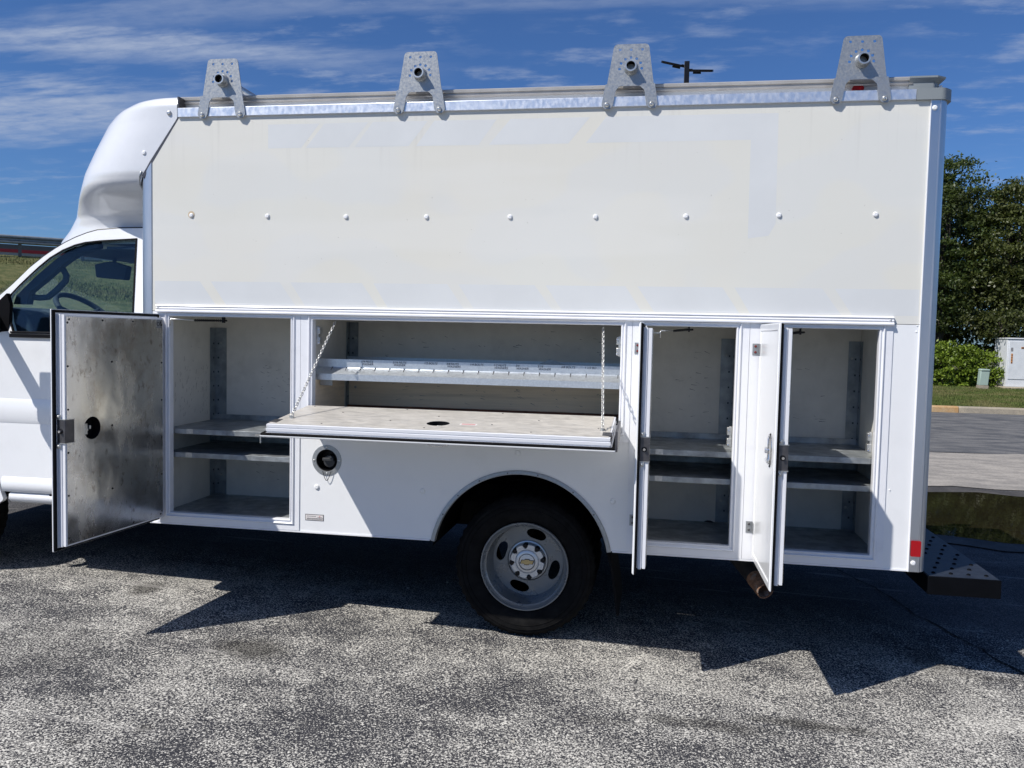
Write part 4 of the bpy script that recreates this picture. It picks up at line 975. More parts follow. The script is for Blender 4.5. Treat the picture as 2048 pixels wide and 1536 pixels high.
# handle on D4 outer skin
q = MB(); hc = (0.405, 1.075)
ov = circ(hc[0], hc[1], 0.075, 32, rx=0.052); ov2 = circ(hc[0], hc[1], 0.060, 32, rx=0.038)
vs = [mf4(u, v, -0.0003) for u, v in ov] + [mf4(u, v, -0.005) for u, v in circ(hc[0], hc[1], 0.071, 32, rx=0.048)] + [mf4(u, v, -0.004) for u, v in ov2] + [mf4(u, v, 0.003) for u, v in circ(hc[0], hc[1], 0.055, 32, rx=0.034)]
q.add(vs, [(r_ * 32 + i, r_ * 32 + (i + 1) % 32, (r_ + 1) * 32 + (i + 1) % 32, (r_ + 1) * 32 + i) for r_ in range(3) for i in range(32)])
hz = q.build('door_handle', 'chrome', D4, smooth=60)
q = MB(); bar_prism(q, [(hc[0] - 0.010, -0.012), (hc[0] + 0.010, -0.012), (hc[0] + 0.010, -0.002), (hc[0] - 0.010, -0.002)], mf4, hc[1] - 0.055, hc[1] + 0.055)
bar_prism(q, [(hc[0] - 0.030, -0.016), (hc[0] + 0.030, -0.016), (hc[0] + 0.030, -0.006), (hc[0] - 0.030, -0.006)], mf4, hc[1] - 0.052, hc[1] - 0.036)
c = Vector(mf4(hc[0] + 0.0, hc[1], -0.002)); dr = (Vector(mf4(hc[0], hc[1], -1)) - c).normalized(); q.tube([c, c + dr * 0.02], 0.013, 14)
q.build('t_handle', 'chrome', hz, bevel=0.002)
# the folded-down lid
LID_T = math.radians(6.0)
D2, mf2 = door((0, -0.008, 1.1075), 0, 0.520, -1.797, -0.163, 'wide middle compartment door folded down flat like a table and held by two chains', sheetm='lidsheet', hole_u=(0.345, -0.992), lid=True, tilt=LID_T, latch=False)
q = MB(); bar_prism(q, [(0.22, 0.0562), (0.22, 0.0566), (0.252, 0.0566), (0.252, 0.0562)], lambda u, v, t: mf2(u + 0.11, v, t), -0.888, -0.808); st_o = q.build('caution_sticker', 'sticker', D2)
q = MB()
for i, (a, b_) in enumerate(((0.335, 0.339), (0.343, 0.346), (0.350, 0.353))): bar_prism(q, [(a, 0.0567), (b_, 0.0567), (b_, 0.0569), (a, 0.0569)], mf2, -0.880, -0.816)
q.build('print', 'redink', st_o)
rnd = random.Random(4); q = MB()
for u in (0.06, 0.19, 0.33, 0.46):
    for k in range(4):
        c = Vector(mf2(u + rnd.uniform(-.01, .01), -1.72 + k * 0.49 + (0.2 if u in (0.19, 0.46) else 0), 0.056)); q.tube([c, c + Vector((0, 0, 0.002))], 0.004, 8)
tag(q.build('sheet_rivet', 'darksteel', D2), kind='stuff')
for s0, sg in ((-1.797, 1), (-0.163, -1)):       # corner latch cut-outs and upright seal ends
    q = MB(); bar_prism(q, [(0.395, 0.030), (0.470, 0.030), (0.470, 0.0575), (0.395, 0.0575)], mf2, s0 + sg * 0.022, s0 + sg * 0.062)
    q.build('latch_box', 'darksteel', D2, bevel=0.002)
q = MB(); bar_prism(q, [(0.20, -0.002), (0.515, -0.002), (0.505, 0.085), (0.20, 0.072)], mf2, -0.166, -0.155); q.build('end_flange', 'darksteel', D2)
q = MB(); bar_prism(q, [(0.498, -0.003), (0.510, -0.003), (0.510, 0.004), (0.498, 0.004)], mf2, -1.825, -1.78); q.tube([mf2(0.504, -1.80, -0.001), tuple(Vector(mf2(0.504, -1.80, -0.001)) - Vector((0, 0, 0.035)))], 0.003, 6); q.build('loose_end_bracket', 'steel', D2)
pts = [mf2(0.40 + 0.05 * math.cos(a), -0.975 + 0.055 * math.sin(a), -0.022 - 0.004 * math.cos(a)) for a in np.linspace(0, 2 * PI, 21)]
q = MB().tube(pts, 0.005, 8); q.tube([mf2(0.40, -0.975, 0.0), mf2(0.40, -0.975, -0.022)], 0.018, 12); q.build('door_handle', 'chrome', D2, smooth=60)

# --- chains
def chain(a, b_):
    a, b_ = Vector(a), Vector(b_); L = (b_ - a).length; pitch = 0.0155; n = int(L / pitch); d = (b_ - a).normalized(); q = MB()
    s1 = d.cross(Vector((1, 0.3, 0.2))).normalized(); s2 = d.cross(s1).normalized()
    for i in range(n):
        c = a.lerp(b_, (i + 0.5) / n); sd = (s1 + s2).normalized() if i % 2 else (s1 - s2).normalized()
        pts = []
        for k in range(11):
            t = 2 * PI * k / 10; pts.append(c + d * 0.0118 * math.cos(t) + sd * 0.0062 * math.sin(t))
        q.tube(pts, 0.0019, 6, cap=False)
    o = q.build('support_chain', 'steel', truck, smooth=180)
    MB().box(a.x - 0.016, a.x + 0.016, a.y - 0.012, a.y + 0.012, a.z + 0.002, a.z + 0.014).build('chain_anchor', 'darksteel', o)
    MB().tube([b_, b_ - Vector((0, 0, 0.012))], 0.012, 10).build('chain_eye', 'steel', o)
    return o
pz1 = mf2(0.355, -1.711, 0.0565); pz2 = mf2(0.365, -0.229, 0.0565)
tag(chain((-1.655, 0.045, 1.600), (pz1[0], pz1[1], pz1[2] + 0.010)), 'left support chain slanting down to the folded door')
tag(chain((-0.266, 0.045, 1.600), (pz2[0], pz2[1], pz2[2] + 0.010)), 'right support chain hanging to the folded door')
# --- door stays (rod with spring)
def stay(p0, p1):
    p0, p1 = Vector(p0), Vector(p1); q = MB(); m1 = p0.lerp(p1, 0.45)
    q.tube([p0 - Vector((0, 0, 0.03)), p0, p0 + Vector((0.006, 0, 0.006)), m1], 0.0035, 8); o = q.build('door_stay', 'steel', truck, smooth=180)
    q = MB(); n = 14
    for i in range(n):
        c = m1.lerp(p1, (i + 0.5) / n); q.lathe([(0.0045, -0.002), (0.0078, 0), (0.0045, 0.002)], c, 10, 'x')
    q.tube([m1, p1 + Vector((0.02, 0, 0))], 0.0048, 8); q.box(p1.x - 0.004, p1.x + 0.004, p1.y - 0.012, p1.y + 0.012, p1.z - 0.012, p1.z + 0.03)
    tag(q.build('stay_spring', 'blackgloss', o), kind='stuff')
stay((-2.565, -0.01, 1.585), (-2.29, 0.05, 1.588)); stay((0.012, 0.0, 1.575), (0.15, 0.06, 1.590)); stay((0.60, 0.0, 1.578), (0.67, 0.06, 1.588))
MB().box(-0.02, 0.012, -0.012, 0.0, 1.568, 1.572).build('stay_tab', 'steel', truck)

# --- fuel filler
FC = (-1.680, 0.871)
q = MB().lathe([(0.080, 0.0), (0.080, -0.003), (0.058, -0.004), (0.057, 0.0), (0.054, 0.075), (0.0001, 0.08)], (FC[0], 0.0, FC[1]), 40); ff = q.build('fuel_filler', 'galv', truck, smooth=40)
MB().lathe([(0.0565, 0.001), (0.0535, 0.074), (0.0001, 0.0745)], (FC[0], 0.0, FC[1]), 40).build('filler_cup', 'blackgloss', ff, smooth=40)
q = MB().lathe([(0.033, 0.06), (0.033, 0.022), (0.030, 0.018), (0.0001, 0.017)], (FC[0] + 0.005, 0, FC[1] - 0.008), 28); q.box(FC[0] - 0.024, FC[0] + 0.036, -0.004, 0.02, FC[1] - 0.002, FC[1] + 0.012)
q.build('fuel_cap', 'capplastic', ff, bevel=0.001)
for a in (0, PI / 2, PI, 3 * PI / 2): MB().rivet((FC[0] + 0.069 * math.cos(a + 0.03), -0.0035, FC[1] + 0.069 * math.sin(a + 0.03)), 0.006, 0.004).build('screw', 'steel', ff, smooth=60)
MB().tube([(FC[0] - 0.018 + 0.045 * (t / 10), -0.012 + 0.00 * t, FC[1] - 0.055 - 0.05 * math.sin(PI * t / 10)) for t in range(11)], 0.0016, 6).build('cap_tether', 'blackgloss', ff)
# --- maker's plate
plt_ = plate('data_plate', 'darksteel', truck, [(-1.797, 0.549), (-1.695, 0.549), (-1.695, 0.582), (-1.797, 0.582)], [], 0.0012, -0.0014)
MB().box(-1.794, -1.698, -0.0020, -0.0015, 0.552, 0.579).build('plate_face', 'sticker', plt_)
q = MB()
for i, (a, b_, z_) in enumerate(((-1.788, -1.738, 0.5715), (-1.788, -1.705, 0.561), (-1.788, -1.705, 0.5565), (-1.728, -1.704, 0.5665))):
    x = a
    rnd = random.Random(i)
    while x < b_:
        l = rnd.uniform(0.003, 0.008); q.box(x, x + l, -0.0024, -0.0021, z_ - 0.0012, z_ + 0.0012); x += l + 0.0015
tag(q.build('print', 'ink', plt_), kind='stuff')
MB().prism([(-1.719, 0.569), (-1.713, 0.569), (-1.716, 0.577)], 'y', -0.0024, -0.0021).build('print_mark', 'redink', plt_)

# --- ladder rack brackets
def rack(xc, full):
    P = lambda l: [(x + xc + 0.166, z) for x, z in l]
    hs = [circ(x, z, 0.0070, 12)[::-1] for x, z in P([(-0.218, 2.917), (-0.166, 2.916), (-0.113, 2.916), (-0.192, 2.872), (-0.166, 2.879), (-0.139, 2.873), (-0.212, 2.853), (-0.120, 2.853), (-0.219, 2.827), (-0.114, 2.827)])]
    ol = round_poly(P([(-0.277, 2.752), (-0.055, 2.752), (-0.083, 2.942), (-0.246, 2.942)]), [0, 0, 0.022, 0.022], 6)
    br = plate('rack_bracket', 'galv', truck, ol, hs, 0.005, -0.008)
    co = round_poly(P([(-0.283, 2.753), (-0.300, 2.655), (-0.285, 2.637), (-0.258, 2.637), (-0.246, 2.655), (-0.234, 2.722), (-0.217, 2.743), (-0.120, 2.743), (-0.098, 2.722), (-0.088, 2.655), (-0.073, 2.637), (-0.047, 2.637), (-0.033, 2.655), (-0.050, 2.753)]), [0.002, 0.012, 0.014, 0.014, 0.012, 0.01, 0.014, 0.014, 0.01, 0.012, 0.014, 0.014, 0.012, 0.002], 5)
    cl = plate('clamp_leg', 'galv', br, co, [], 0.005, -0.0185)
    q = MB(); bb = P([(-0.283, 0), (-0.050, 0)]); q.box(bb[0][0], bb[1][0], -0.0140, -0.003, 2.749, 2.7535); q.build('clamp_shelf', 'galv', br)
    for x, z in P([(-0.274, 2.655), (-0.062, 2.655)]):
        MB().lathe([(0.0001, -0.010), (0.004, -0.010), (0.005, -0.0075), (0.007, -0.0085), (0.0115, -0.005), (0.012, 0.0), (0.012, 0.008)], (x, -0.0187, z), 18).build('bolt', 'steel', br, smooth=50)
    px_, pz_ = P([(-0.164, 2.829)])[0]
    q = MB().lathe([(0.0205, -0.036), (0.0205, -0.045), (0.027, -0.045), (0.0275, -0.043), (0.0275, 2.0)], (px_, -0.008, pz_), 28); q.build('cross_bar', 'steel', br, smooth=50)
    MB().lathe([(0.0206, -0.0365), (0.0200, 0.06), (0.0001, 0.06)], (px_, -0.008, pz_), 24).build('bore_shade', 'under', br)  # black lining paints the shade inside the open steel bar
    MB().lathe([(0.0277, -0.010), (0.034, -0.002), (0.030, 0.0002)], (px_, -0.007, pz_), 24).build('weld_bead', 'galv', br, smooth=60)
    plate('rack_bracket_far', 'galv', br, ol, [], 0.005, WID + 0.008)
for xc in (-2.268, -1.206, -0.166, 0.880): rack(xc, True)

# --- rear wheel
WC = (-0.634, 0.050, 0.366)
def wheel(c, name, sgn=1, dual=True):
    root = MB()
    TR = 0.366
    def tyre(y0, nm, side):
        q = MB(); seg = 96; prof = [(0.226, 0.012), (0.236, 0.0), (0.270, -0.014), (0.315, -0.020), (0.337, -0.014), (0.350, -0.004), (TR - 0.003, 0.012), (TR, 0.03), (TR, 0.195), (TR - 0.003, 0.21), (0.337, 0.235), (0.28, 0.24), (0.226, 0.215)]
        vs = []; n = len(prof)
        for k in range(seg):
            a = 2 * PI * k / seg
            for i, (r, t) in enumerate(prof):
                rr = r
                if i in (5, 6, 7, 8, 9) and k % 2 == 0: rr = r - 0.009
                vs.append((c[0] + rr * math.cos(a), y0 + t * sgn, c[2] + rr * math.sin(a)))
        fs = [(k * n + i, k * n + i + 1, ((k + 1) % seg) * n + i + 1, ((k + 1) % seg) * n + i) for k in range(seg) for i in range(n - 1)]
        return q.add(vs, fs)
    w = tyre(c[1], 'tyre', 0).build(name, 'tyre', truck, smooth=35)
    # sidewall ridges
    q = MB()
    for r in (0.300, 0.322): q.lathe([(r - 0.002, -0.0165 * 1 + 0.001), (r, -0.0215), (r + 0.002, -0.018)], (c[0], c[1], c[2]), 72)
    q.build('sidewall_ridge', 'tyre', w, smooth=60)
    if dual: tyre(c[1] + 0.28, 'inner_tyre', 0).build('inner_tyre', 'tyre', w, smooth=35)
    dep = 0.14 if dual else 0.05
    q = MB().lathe([(0.2275, 0.006), (0.2285, -0.002), (0.226, -0.008), (0.221, -0.008), (0.217, 0.0), (0.212, 0.012), (0.202, 0.020), (0.199, 0.045), (0.197, 0.085), (0.189, dep - 0.03), (0.186, dep - 0.012)], c, 72)
    rim = q.build('rim', 'rim', w, smooth=35)
    # disc with four slots
    def dm(u, v, t): 
        r = math.hypot(u, v); bulge = 0.0
        return (c[0] + u, c[1] + dep - 0.012 + t + bulge * (1 if dual else -1), c[2] + v)
    slots = []
    for k in range(4):
        a0 = math.radians(-17 + 90 * k); s_ = []
        for t in np.linspace(0, 2 * PI, 20, endpoint=False):
            ca, sa = math.cos(t), math.sin(t)
            e = 0.30 if abs(sa) > 0.3 else 0.30
            rr = 0.147 + 0.026 * ca; aa = a0 + (0.36 * (abs(sa) ** 0.75) * (1 if sa > 0 else -1))
            s_.append((rr * math.cos(aa), rr * math.sin(aa)))
        slots.append(s_[::-1])
    ring_mid = [circ(0, 0, 0.186, 72)]
    finish('wheel_disc', plate_mesh(circ(0, 0, 0.186, 72), slots + [circ(0, 0, 0.108, 48)[::-1]], 0.006, 0, dm), 'rim', w, smooth=30)
    hy = dep + (0.006 if dual else -0.02)
    MB().lathe([(0.111, 0.002), (0.109, -0.008), (0.103, -0.016), (0.0960, -0.018), (0.092, -0.012), (0.0001, -0.012)], (c[0], c[1] + hy, c[2]), 56).build('hub_ring', 'hubsilver', w, smooth=35)
    for k in range(8):
        a = 2 * PI * k / 8 + math.radians(8); cx_, cz_ = c[0] + 0.0835 * math.cos(a), c[2] + 0.0835 * math.sin(a)
        MB().lathe([(0.0130, 0.0), (0.0130, -0.046), (0.010, -0.052), (0.0001, -0.053)], (cx_, c[1] + hy, cz_), 14).build('lug_nut', 'blackgloss', w, smooth=40)
    n = 96; ol = []
    for k in range(n):
        a = 2 * PI * k / n; ph = (a - math.radians(8)) * 8 / (2 * PI); fr = abs(ph - round(ph)) * 2      # 0 at lug, 1 between
        rr = 0.0900 - 0.0210 * math.exp(-(fr / 0.34) ** 4)
        ol.append((c[0] + rr * math.cos(a), c[2] + rr * math.sin(a)))
    hc_ = plate('hub_cap', 'cap', w, ol, [], 0.020, c[1] + hy - 0.045, bev=0.002)
    MB().lathe([(0.064, 0.0), (0.060, -0.006), (0.050, -0.0085), (0.0001, -0.0095)], (c[0], c[1] + hy - 0.046, c[2]), 40).build('cap_dome', 'cap', hc_, smooth=50)
    ly = c[1] + hy - 0.0565
    MB().lathe([(0.0435, 0.0), (0.0435, -0.0012), (0.0405, -0.0012), (0.0405, 0.0)], (c[0], ly, c[2]), 44).build('badge_ring', 'ink', hc_)
    bow = [(-0.0345, -0.0095), (-0.0135, -0.0095), (-0.0135, -0.0145), (0.0105, -0.0145), (0.0115, -0.0095), (0.0305, -0.0095), (0.0375, 0.0095), (0.0135, 0.0095), (0.0135, 0.0145), (-0.0105, 0.0145), (-0.0115, 0.0095), (-0.0275, 0.0095)]
    plate('badge_outline', 'ink', hc_, [(c[0] + x * 1.06, c[2] + z * 1.08) for x, z in bow], [], 0.0016, ly - 0.0015)
    plate('badge', 'gold', hc_, [(c[0] + x * 0.94, c[2] + z * 0.86) for x, z in bow], [], 0.0016, ly - 0.0025)
    return w
rw = wheel(WC, 'rear_wheel')
fw = wheel((-4.19, 0.10, 0.366 + gz(-4.19) * 0.7), 'front_wheel', dual=False)
# axle, frame rails, tank, mud flap
MB().tube([(-0.634, 0.3, 0.37), (-0.634, 2.0, 0.37)], 0.06, 12).build('rear_axle', 'under', truck)
MB().box(-4.4, 1.15, 0.68, 0.76, 0.42, 0.56).build('chassis_rail', 'under', truck)
MB().box(-4.4, 1.15, 1.44, 1.52, 0.42, 0.56).build('chassis_rail', 'under', truck)
MB().box(-2.5, -1.5, 0.35, 0.66, 0.42, 0.50).build('fuel_tank', 'under', truck, bevel=0.03)
fl = MB(); fl.add([(-0.255, 0.04, 0.60), (-0.255, 0.52, 0.60), (-0.195, 0.52, 0.38), (-0.195, 0.04, 0.38), (-0.160, 0.52, 0.15), (-0.160, 0.04, 0.15), (-0.120, 0.30, 0.17)], [(0, 1, 2, 3), (3, 2, 4, 5)])
fo = fl.build('mud_flap', 'black', truck); md = fo.modifiers.new('solid', 'SOLIDIFY'); md.thickness = 0.012
MB().tube([(-0.634 + 0.366, 2.03, 0.366)] * 1 + [(-0.62, 2.0, 0.366)], 0.05).build('axle_stub', 'under', truck)
q = MB(); q.lathe([(0.2, 0), (0.35, 0.0), (0.366, 0.03), (0.366, 0.48), (0.35, 0.5), (0.2, 0.5)], (-0.634, 1.66, 0.366), 48); q.build('far_rear_wheel', 'tyre', truck)
q = MB(); q.lathe([(0.2, 0), (0.35, 0.0), (0.366, 0.03), (0.366, 0.22), (0.35, 0.24), (0.2, 0.24)], (-4.19, 1.85, 0.44), 48); q.build('far_front_wheel', 'tyre', truck)
# exhaust
d_ = Vector((0.21, -0.50, -0.17)).normalized(); tip = Vector((0.563, 0.10, 0.312))
pts = [tip - d_ * 1.3 + Vector((-0.15, 0, 0.02)), tip - d_ * 0.62 + Vector((-0.05, 0, 0.03)), tip - d_ * 0.3, tip - d_ * 0.10]
ex = MB().tube(pts, 0.042, 20, cap=False).build('exhaust_pipe', 'pipe', truck, smooth=180)
q = MB(); a = d_.cross(Vector((0, 0, 1))).normalized(); b_ = a.cross(d_).normalized(); vs = []
for (s_, r) in ((-0.115, 0.043), (0.0, 0.043), (0.001, 0.039), (-0.115, 0.039)):
    for k in range(24): vs.append(tip + d_ * s_ + a * r * math.cos(2 * PI * k / 24) + b_ * r * math.sin(2 * PI * k / 24))
q.add(vs, [(j * 24 + k, j * 24 + (k + 1) % 24, (j + 1) * 24 + (k + 1) % 24, (j + 1) * 24 + k) for j in range(3) for k in range(24)])
q.build('exhaust_tip', 'rust', ex, smooth=50)
# rear step
q = MB(); q.box(1.289, 1.607, 0.034, 0.040, 0.370, 0.457); q.box(1.6005, 1.6075, 0.041, 2.16, 0.370, 0.4515); q.box(1.289, 1.294, 0.041, 2.16, 0.37, 0.4515)
stp = q.build('rear_step', 'plateblk', truck, bevel=0.0015)
MB().box(1.294, 1.6003, 0.041, 2.158, 0.4525, 0.4575).build('step_tread', 'steptop', stp)
MB().box(1.10, 1.289, 0.45, 1.75, 0.39, 0.44).build('step_mount', 'under', truck)
for j in range(21):
    for i in range(4):
        xx = 1.330 + i * 0.078 + (0.036 if j % 2 else 0); yy = 0.10 + j * 0.098
        if xx > 1.59: continue
        q = MB().lathe([(0.010, 0.0), (0.0085, 0.004), (0.005, 0.0055), (0.0045, 0.0035), (0.0001, 0.0033)], (xx, yy, 0.4578), 10, 'z')
        if j == 0 and i == 0: tread = q.build('tread_button', 'plateblk', stp); tread_m = tread.data; tx, ty = xx, yy
        else:
            c_ = tread.copy(); COL.objects.link(c_); c_.parent = stp; c_.matrix_parent_inverse = tread.matrix_parent_inverse; c_.location = (xx - tx, yy - ty, 0)

# ------------------------------------------------------------------ cab
YC = 0.12; BELT = 1.485
def lean(x, z):
    """near side: point seen as (x,z) on the plane y=YC, moved onto the inward-leaning upper door"""
    y = YC
    for _ in range(4):
        k = (y - CAMP[1]) / (YC - CAMP[1]); zz = CAMP[2] + (z - CAMP[2]) * k
        y = YC + max(0.0, zz - BELT) * 0.20
    k = (y - CAMP[1]) / (YC - CAMP[1])
    return (x * k, y, CAMP[2] + (z - CAMP[2]) * k)
def side_map(near=True):
    def f(u, v, t):
        p = lean(u, v)
        return (p[0], p[1] + t, p[2]) if near else (p[0], WID - p[1] - t, p[2])
    return f
cab_out = [(-2.69, 0.578), (-3.685, 0.580), (-3.715, 0.62), (-3.735, 0.70), (-3.735, 1.30), (-3.76, 1.46), (-3.72, 1.695), (-3.62, 1.772), (-3.509, 1.867), (-3.42, 1.93), (-3.35, 1.972), (-3.29, 2.005), (-3.225, 2.034), (-3.15, 2.060), (-3.085, 2.076), (-2.95, 2.086), (-2.69, 2.09)]
win = [(-2.845, 2.030), (-3.070, 2.018), (-3.160, 2.009), (-3.225, 1.994), (-3.300, 1.966), (-3.382, 1.922), (-3.450, 1.872), (-3.510, 1.823), (-3.575, 1.768), (-3.632, 1.715), (-3.648, 1.690), (-3.650, 1.640), (-3.640, 1.56), (-3.62, 1.500), (-2.885, 1.500), (-2.868, 1.62)]
def subdiv(l, mx=0.06):
    o = []
    for i in range(len(l)):
        a, b_ = Vector(l[i]), Vector(l[(i + 1) % len(l)]); n = max(1, int((b_ - a).length / mx))
        for k in range(n): o.append(tuple(a.lerp(b_, k / n)))
    return o
for near in (True, False):
    sd = finish('cab_side' if near else 'far_cab_side', plate_mesh(subdiv(cab_out), [subdiv(win)[::-1]], 0.03, 0, side_map(near)), 'white', truck, smooth=30)
    if near: cabside = sd
    # window surround
    big = [(x + (0.012 if x > -2.95 else -0.012), z + (0.010 if z > 1.6 else -0.002)) for x, z in win]
    finish('window_seal', plate_mesh(subdiv([( -3.255 + (x + 3.255) * 1.008, 1.76 + (z - 1.76) * 1.010) for x, z in win]), [subdiv([(-3.255 + (x + 3.255) * 0.985, 1.76 + (z - 1.76) * 0.975) for x, z in win])[::-1]], 0.008, 0, lambda u, v, t, nr=near: side_map(nr)(u, v, t - 0.004)), 'black', sd, smooth=30)
    finish('side_window', plate_mesh(subdiv(win), [], 0.004, 0, lambda u, v, t, nr=near: side_map(nr)(u, v, t + 0.012)), 'glass', sd, smooth=30)
MB().tube([(lambda p: (p[0], p[1] + 0.006, p[2] + 0.003))(lean(x, z)) for x, z in cab_out[8:]], 0.0045, 6).build('roof_seam', 'blackgloss', cabside)
# belt moulding, crease, rocker, door gap
def strip(x0, x1, z0, z1, y0, y1, name, m, par): MB().box(x0, x1, y0, y1, z0, z1).build(name, m, par, bevel=0.003)
strip(-3.640, -2.80, 1.470, 1.492, YC - 0.012, YC + 0.0, 'belt_moulding', 'blackgloss', cabside)
strip(-3.640, -2.80, 1.494, 1.505, YC - 0.006, YC + 0.004, 'belt_moulding', 'blackgloss', cabside)
q = MB().prism([(YC - 0.001, 0.668), (YC - 0.012, 0.655), (YC - 0.016, 0.62), (YC - 0.010, 0.585), (YC - 0.001, 0.580)], 'x', -3.700, -2.70); q.build('door_sill_bulge', 'white', cabside, smooth=60)
q = MB().prism([(YC + 0.008, 0.575), (YC - 0.003, 0.566), (YC - 0.006, 0.54), (YC + 0.02, 0.515), (YC + 0.1, 0.51), (YC + 0.1, 0.575)], 'x', -3.66, -2.70); q.build('rocker_panel', 'white', truck, smooth=60)
MB().box(-3.40, -2.70, YC - 0.002, YC + 0.01, 0.566, 0.577).build('sill_gap', 'blackgloss', truck)
# bulge high on the door
q = MB().prism([(YC - 0.001, 1.12), (YC - 0.008, 1.10), (YC - 0.010, 1.05), (YC - 0.008, 1.00), (YC - 0.001, 0.98)], 'x', -3.73, -2.70); q.build('door_swage', 'white', cabside, smooth=60)
# front quarter: black mirror base, fender, hood, grille block (beyond the frame)
q = MB(); q.prism([(-3.655, 1.505), (-3.70, 1.50), (-3.80, 1.46), (-3.78, 1.62), (-3.665, 1.72), (-3.645, 1.66)], 'y', YC + 0.004, YC + 0.03); q.build('mirror_base', 'black', truck)
q = MB()
fo_ = round_poly([(-3.737, 1.46), (-3.737, 0.70), (-3.72, 0.58), (-3.70, 0.53), (-3.74, 0.50)], 0.02) + [(-4.19 + 0.45 * math.cos(a), 0.42 + 0.45 * math.sin(a)) for a in np.linspace(0.18, PI - 0.18, 18)] + [(-4.66, 0.48), (-4.86, 0.50), (-4.90, 1.05), (-4.75, 1.13), (-4.3, 1.26), (-3.95, 1.37), (-3.80, 1.41)]
for near in (True, False):
    y0 = YC + 0.002 if near else WID - YC - 0.03
    plate('front_fender', 'white', truck, [(float(x), float(z)) for x, z in fo_], [], 0.03, y0)
q = MB(); q.add([(-3.80, YC + .03, 1.41), (-3.80, WID - YC - .03, 1.41), (-4.3, YC + .03, 1.25), (-4.3, WID - YC - .03, 1.25), (-4.85, YC + .03, 1.12), (-4.85, WID - YC - .03, 1.12), (-4.92, YC + .03, 1.0), (-4.92, WID - YC - .03, 1.0), (-4.92, YC + .03, 0.5), (-4.92, WID - YC - .03, 0.5)], [(0, 1, 3, 2), (2, 3, 5, 4), (4, 5, 7, 6), (6, 7, 9, 8)])
hd = q.build('hood', 'white', truck, smooth=40); md = hd.modifiers.new('s', 'SOLIDIFY'); md.thickness = 0.03
MB().box(-4.95, -4.90, 0.35, WID - 0.35, 0.62, 1.0).build('grille', 'blackgloss', truck, bevel=0.01)
MB().box(-4.99, -4.90, YC, WID - YC, 0.42, 0.60).build('front_bumper', 'grey', truck, bevel=0.03)
# roof skin between the sides + windscreen
top = [(-2.69, 2.09), (-2.95, 2.086), (-3.085, 2.076), (-3.15, 2.060), (-3.225, 2.034), (-3.29, 2.005)]
q = MB(); vs = []; ny = 9
for x, z in top:
    a = lean(x, z)
    for j in range(ny):
        u = j / (ny - 1); y = a[1] + (WID - 2 * a[1]) * u; cr = math.sin(PI * u)
        vs.append((a[0] - 0.16 * cr * max(0, (-x - 3.0) / 0.29), y, a[2] + 0.045 * cr))
q.add(vs, [(i * ny + j, i * ny + j + 1, (i + 1) * ny + j + 1, (i + 1) * ny + j) for i in range(len(top) - 1) for j in range(ny - 1)])
rf = q.build('cab_roof', 'white', truck, smooth=180); md = rf.modifiers.new('s', 'SOLIDIFY'); md.thickness = 0.02
MB().box(-3.12, -2.70, 0.25, WID - 0.25, 1.985, 2.0).build('headliner', 'interior', truck)
q = MB(); vs = []
for s_, (x, z) in enumerate(((-3.29, 2.005), (-3.50, 1.87), (-3.76, 1.70), (-3.96, 1.52))):
    a = lean(x, z) if s_ < 2 else (x * 1.02, YC + 0.02 + (0.0 if s_ == 3 else 0.03), z)
    for j in range(ny):
        u = j / (ny - 1); y = a[1] + 0.02 + (WID - 2 * a[1] - 0.04) * u; cr = math.sin(PI * u)
        vs.append((a[0] - 0.17 * cr, y, a[2] + 0.02 * cr))
q.add(vs, [(i * ny + j, i * ny + j + 1, (i + 1) * ny + j + 1, (i + 1) * ny + j) for i in range(3) for j in range(ny - 1)])
q.build('windscreen', 'wsglass', truck, smooth=180)
r0 = vs[:ny]; hb = [(x + 0.015, y, z - 0.012) for x, y, z in r0] + [(x - 0.035, y, z - 0.055) for x, y, z in r0] + [(x + 0.32, y, z - 0.025) for x, y, z in r0]
MB().add(hb, [(j, j + 1, ny + j + 1, ny + j) for j in range(ny - 1)] + [(ny + j, ny + j + 1, 2 * ny + j + 1, 2 * ny + j) for j in range(ny - 1)]).build('windscreen_header', 'interior', truck)
MB().box(-3.96, -3.60, YC + 0.05, WID - YC - 0.05, 1.40, 1.50).build('cowl', 'under', truck)
# A pillar trim and grab handle (inside, near side)
pl = [(-3.12, 2.03), (-3.225, 1.995), (-3.30, 1.965), (-3.382, 1.92), (-3.51, 1.823), (-3.640, 1.710), (-3.66, 1.66), (-3.575, 1.66), (-3.555, 1.73), (-3.44, 1.815), (-3.335, 1.895), (-3.25, 1.945), (-3.12, 1.985)]
finish('pillar_trim', plate_mesh(subdiv(pl), [], 0.05, 0, lambda u, v, t: side_map(True)(u, v, t + 0.05)), 'interior', truck, smooth=30)
def ins(x, z, dy): p = lean(x, z); return (p[0], p[1] + dy, p[2])
MB().tube([ins(-3.41, 1.875, .09), ins(-3.375, 1.865, .10), ins(-3.355, 1.83, .10), ins(-3.36, 1.80, .10), ins(-3.42, 1.745, .10), ins(-3.475, 1.705, .10), ins(-3.53, 1.700, .10), ins(-3.59, 1.705, .09)], 0.018, 8).build('grab_handle', 'interior', truck, smooth=180)
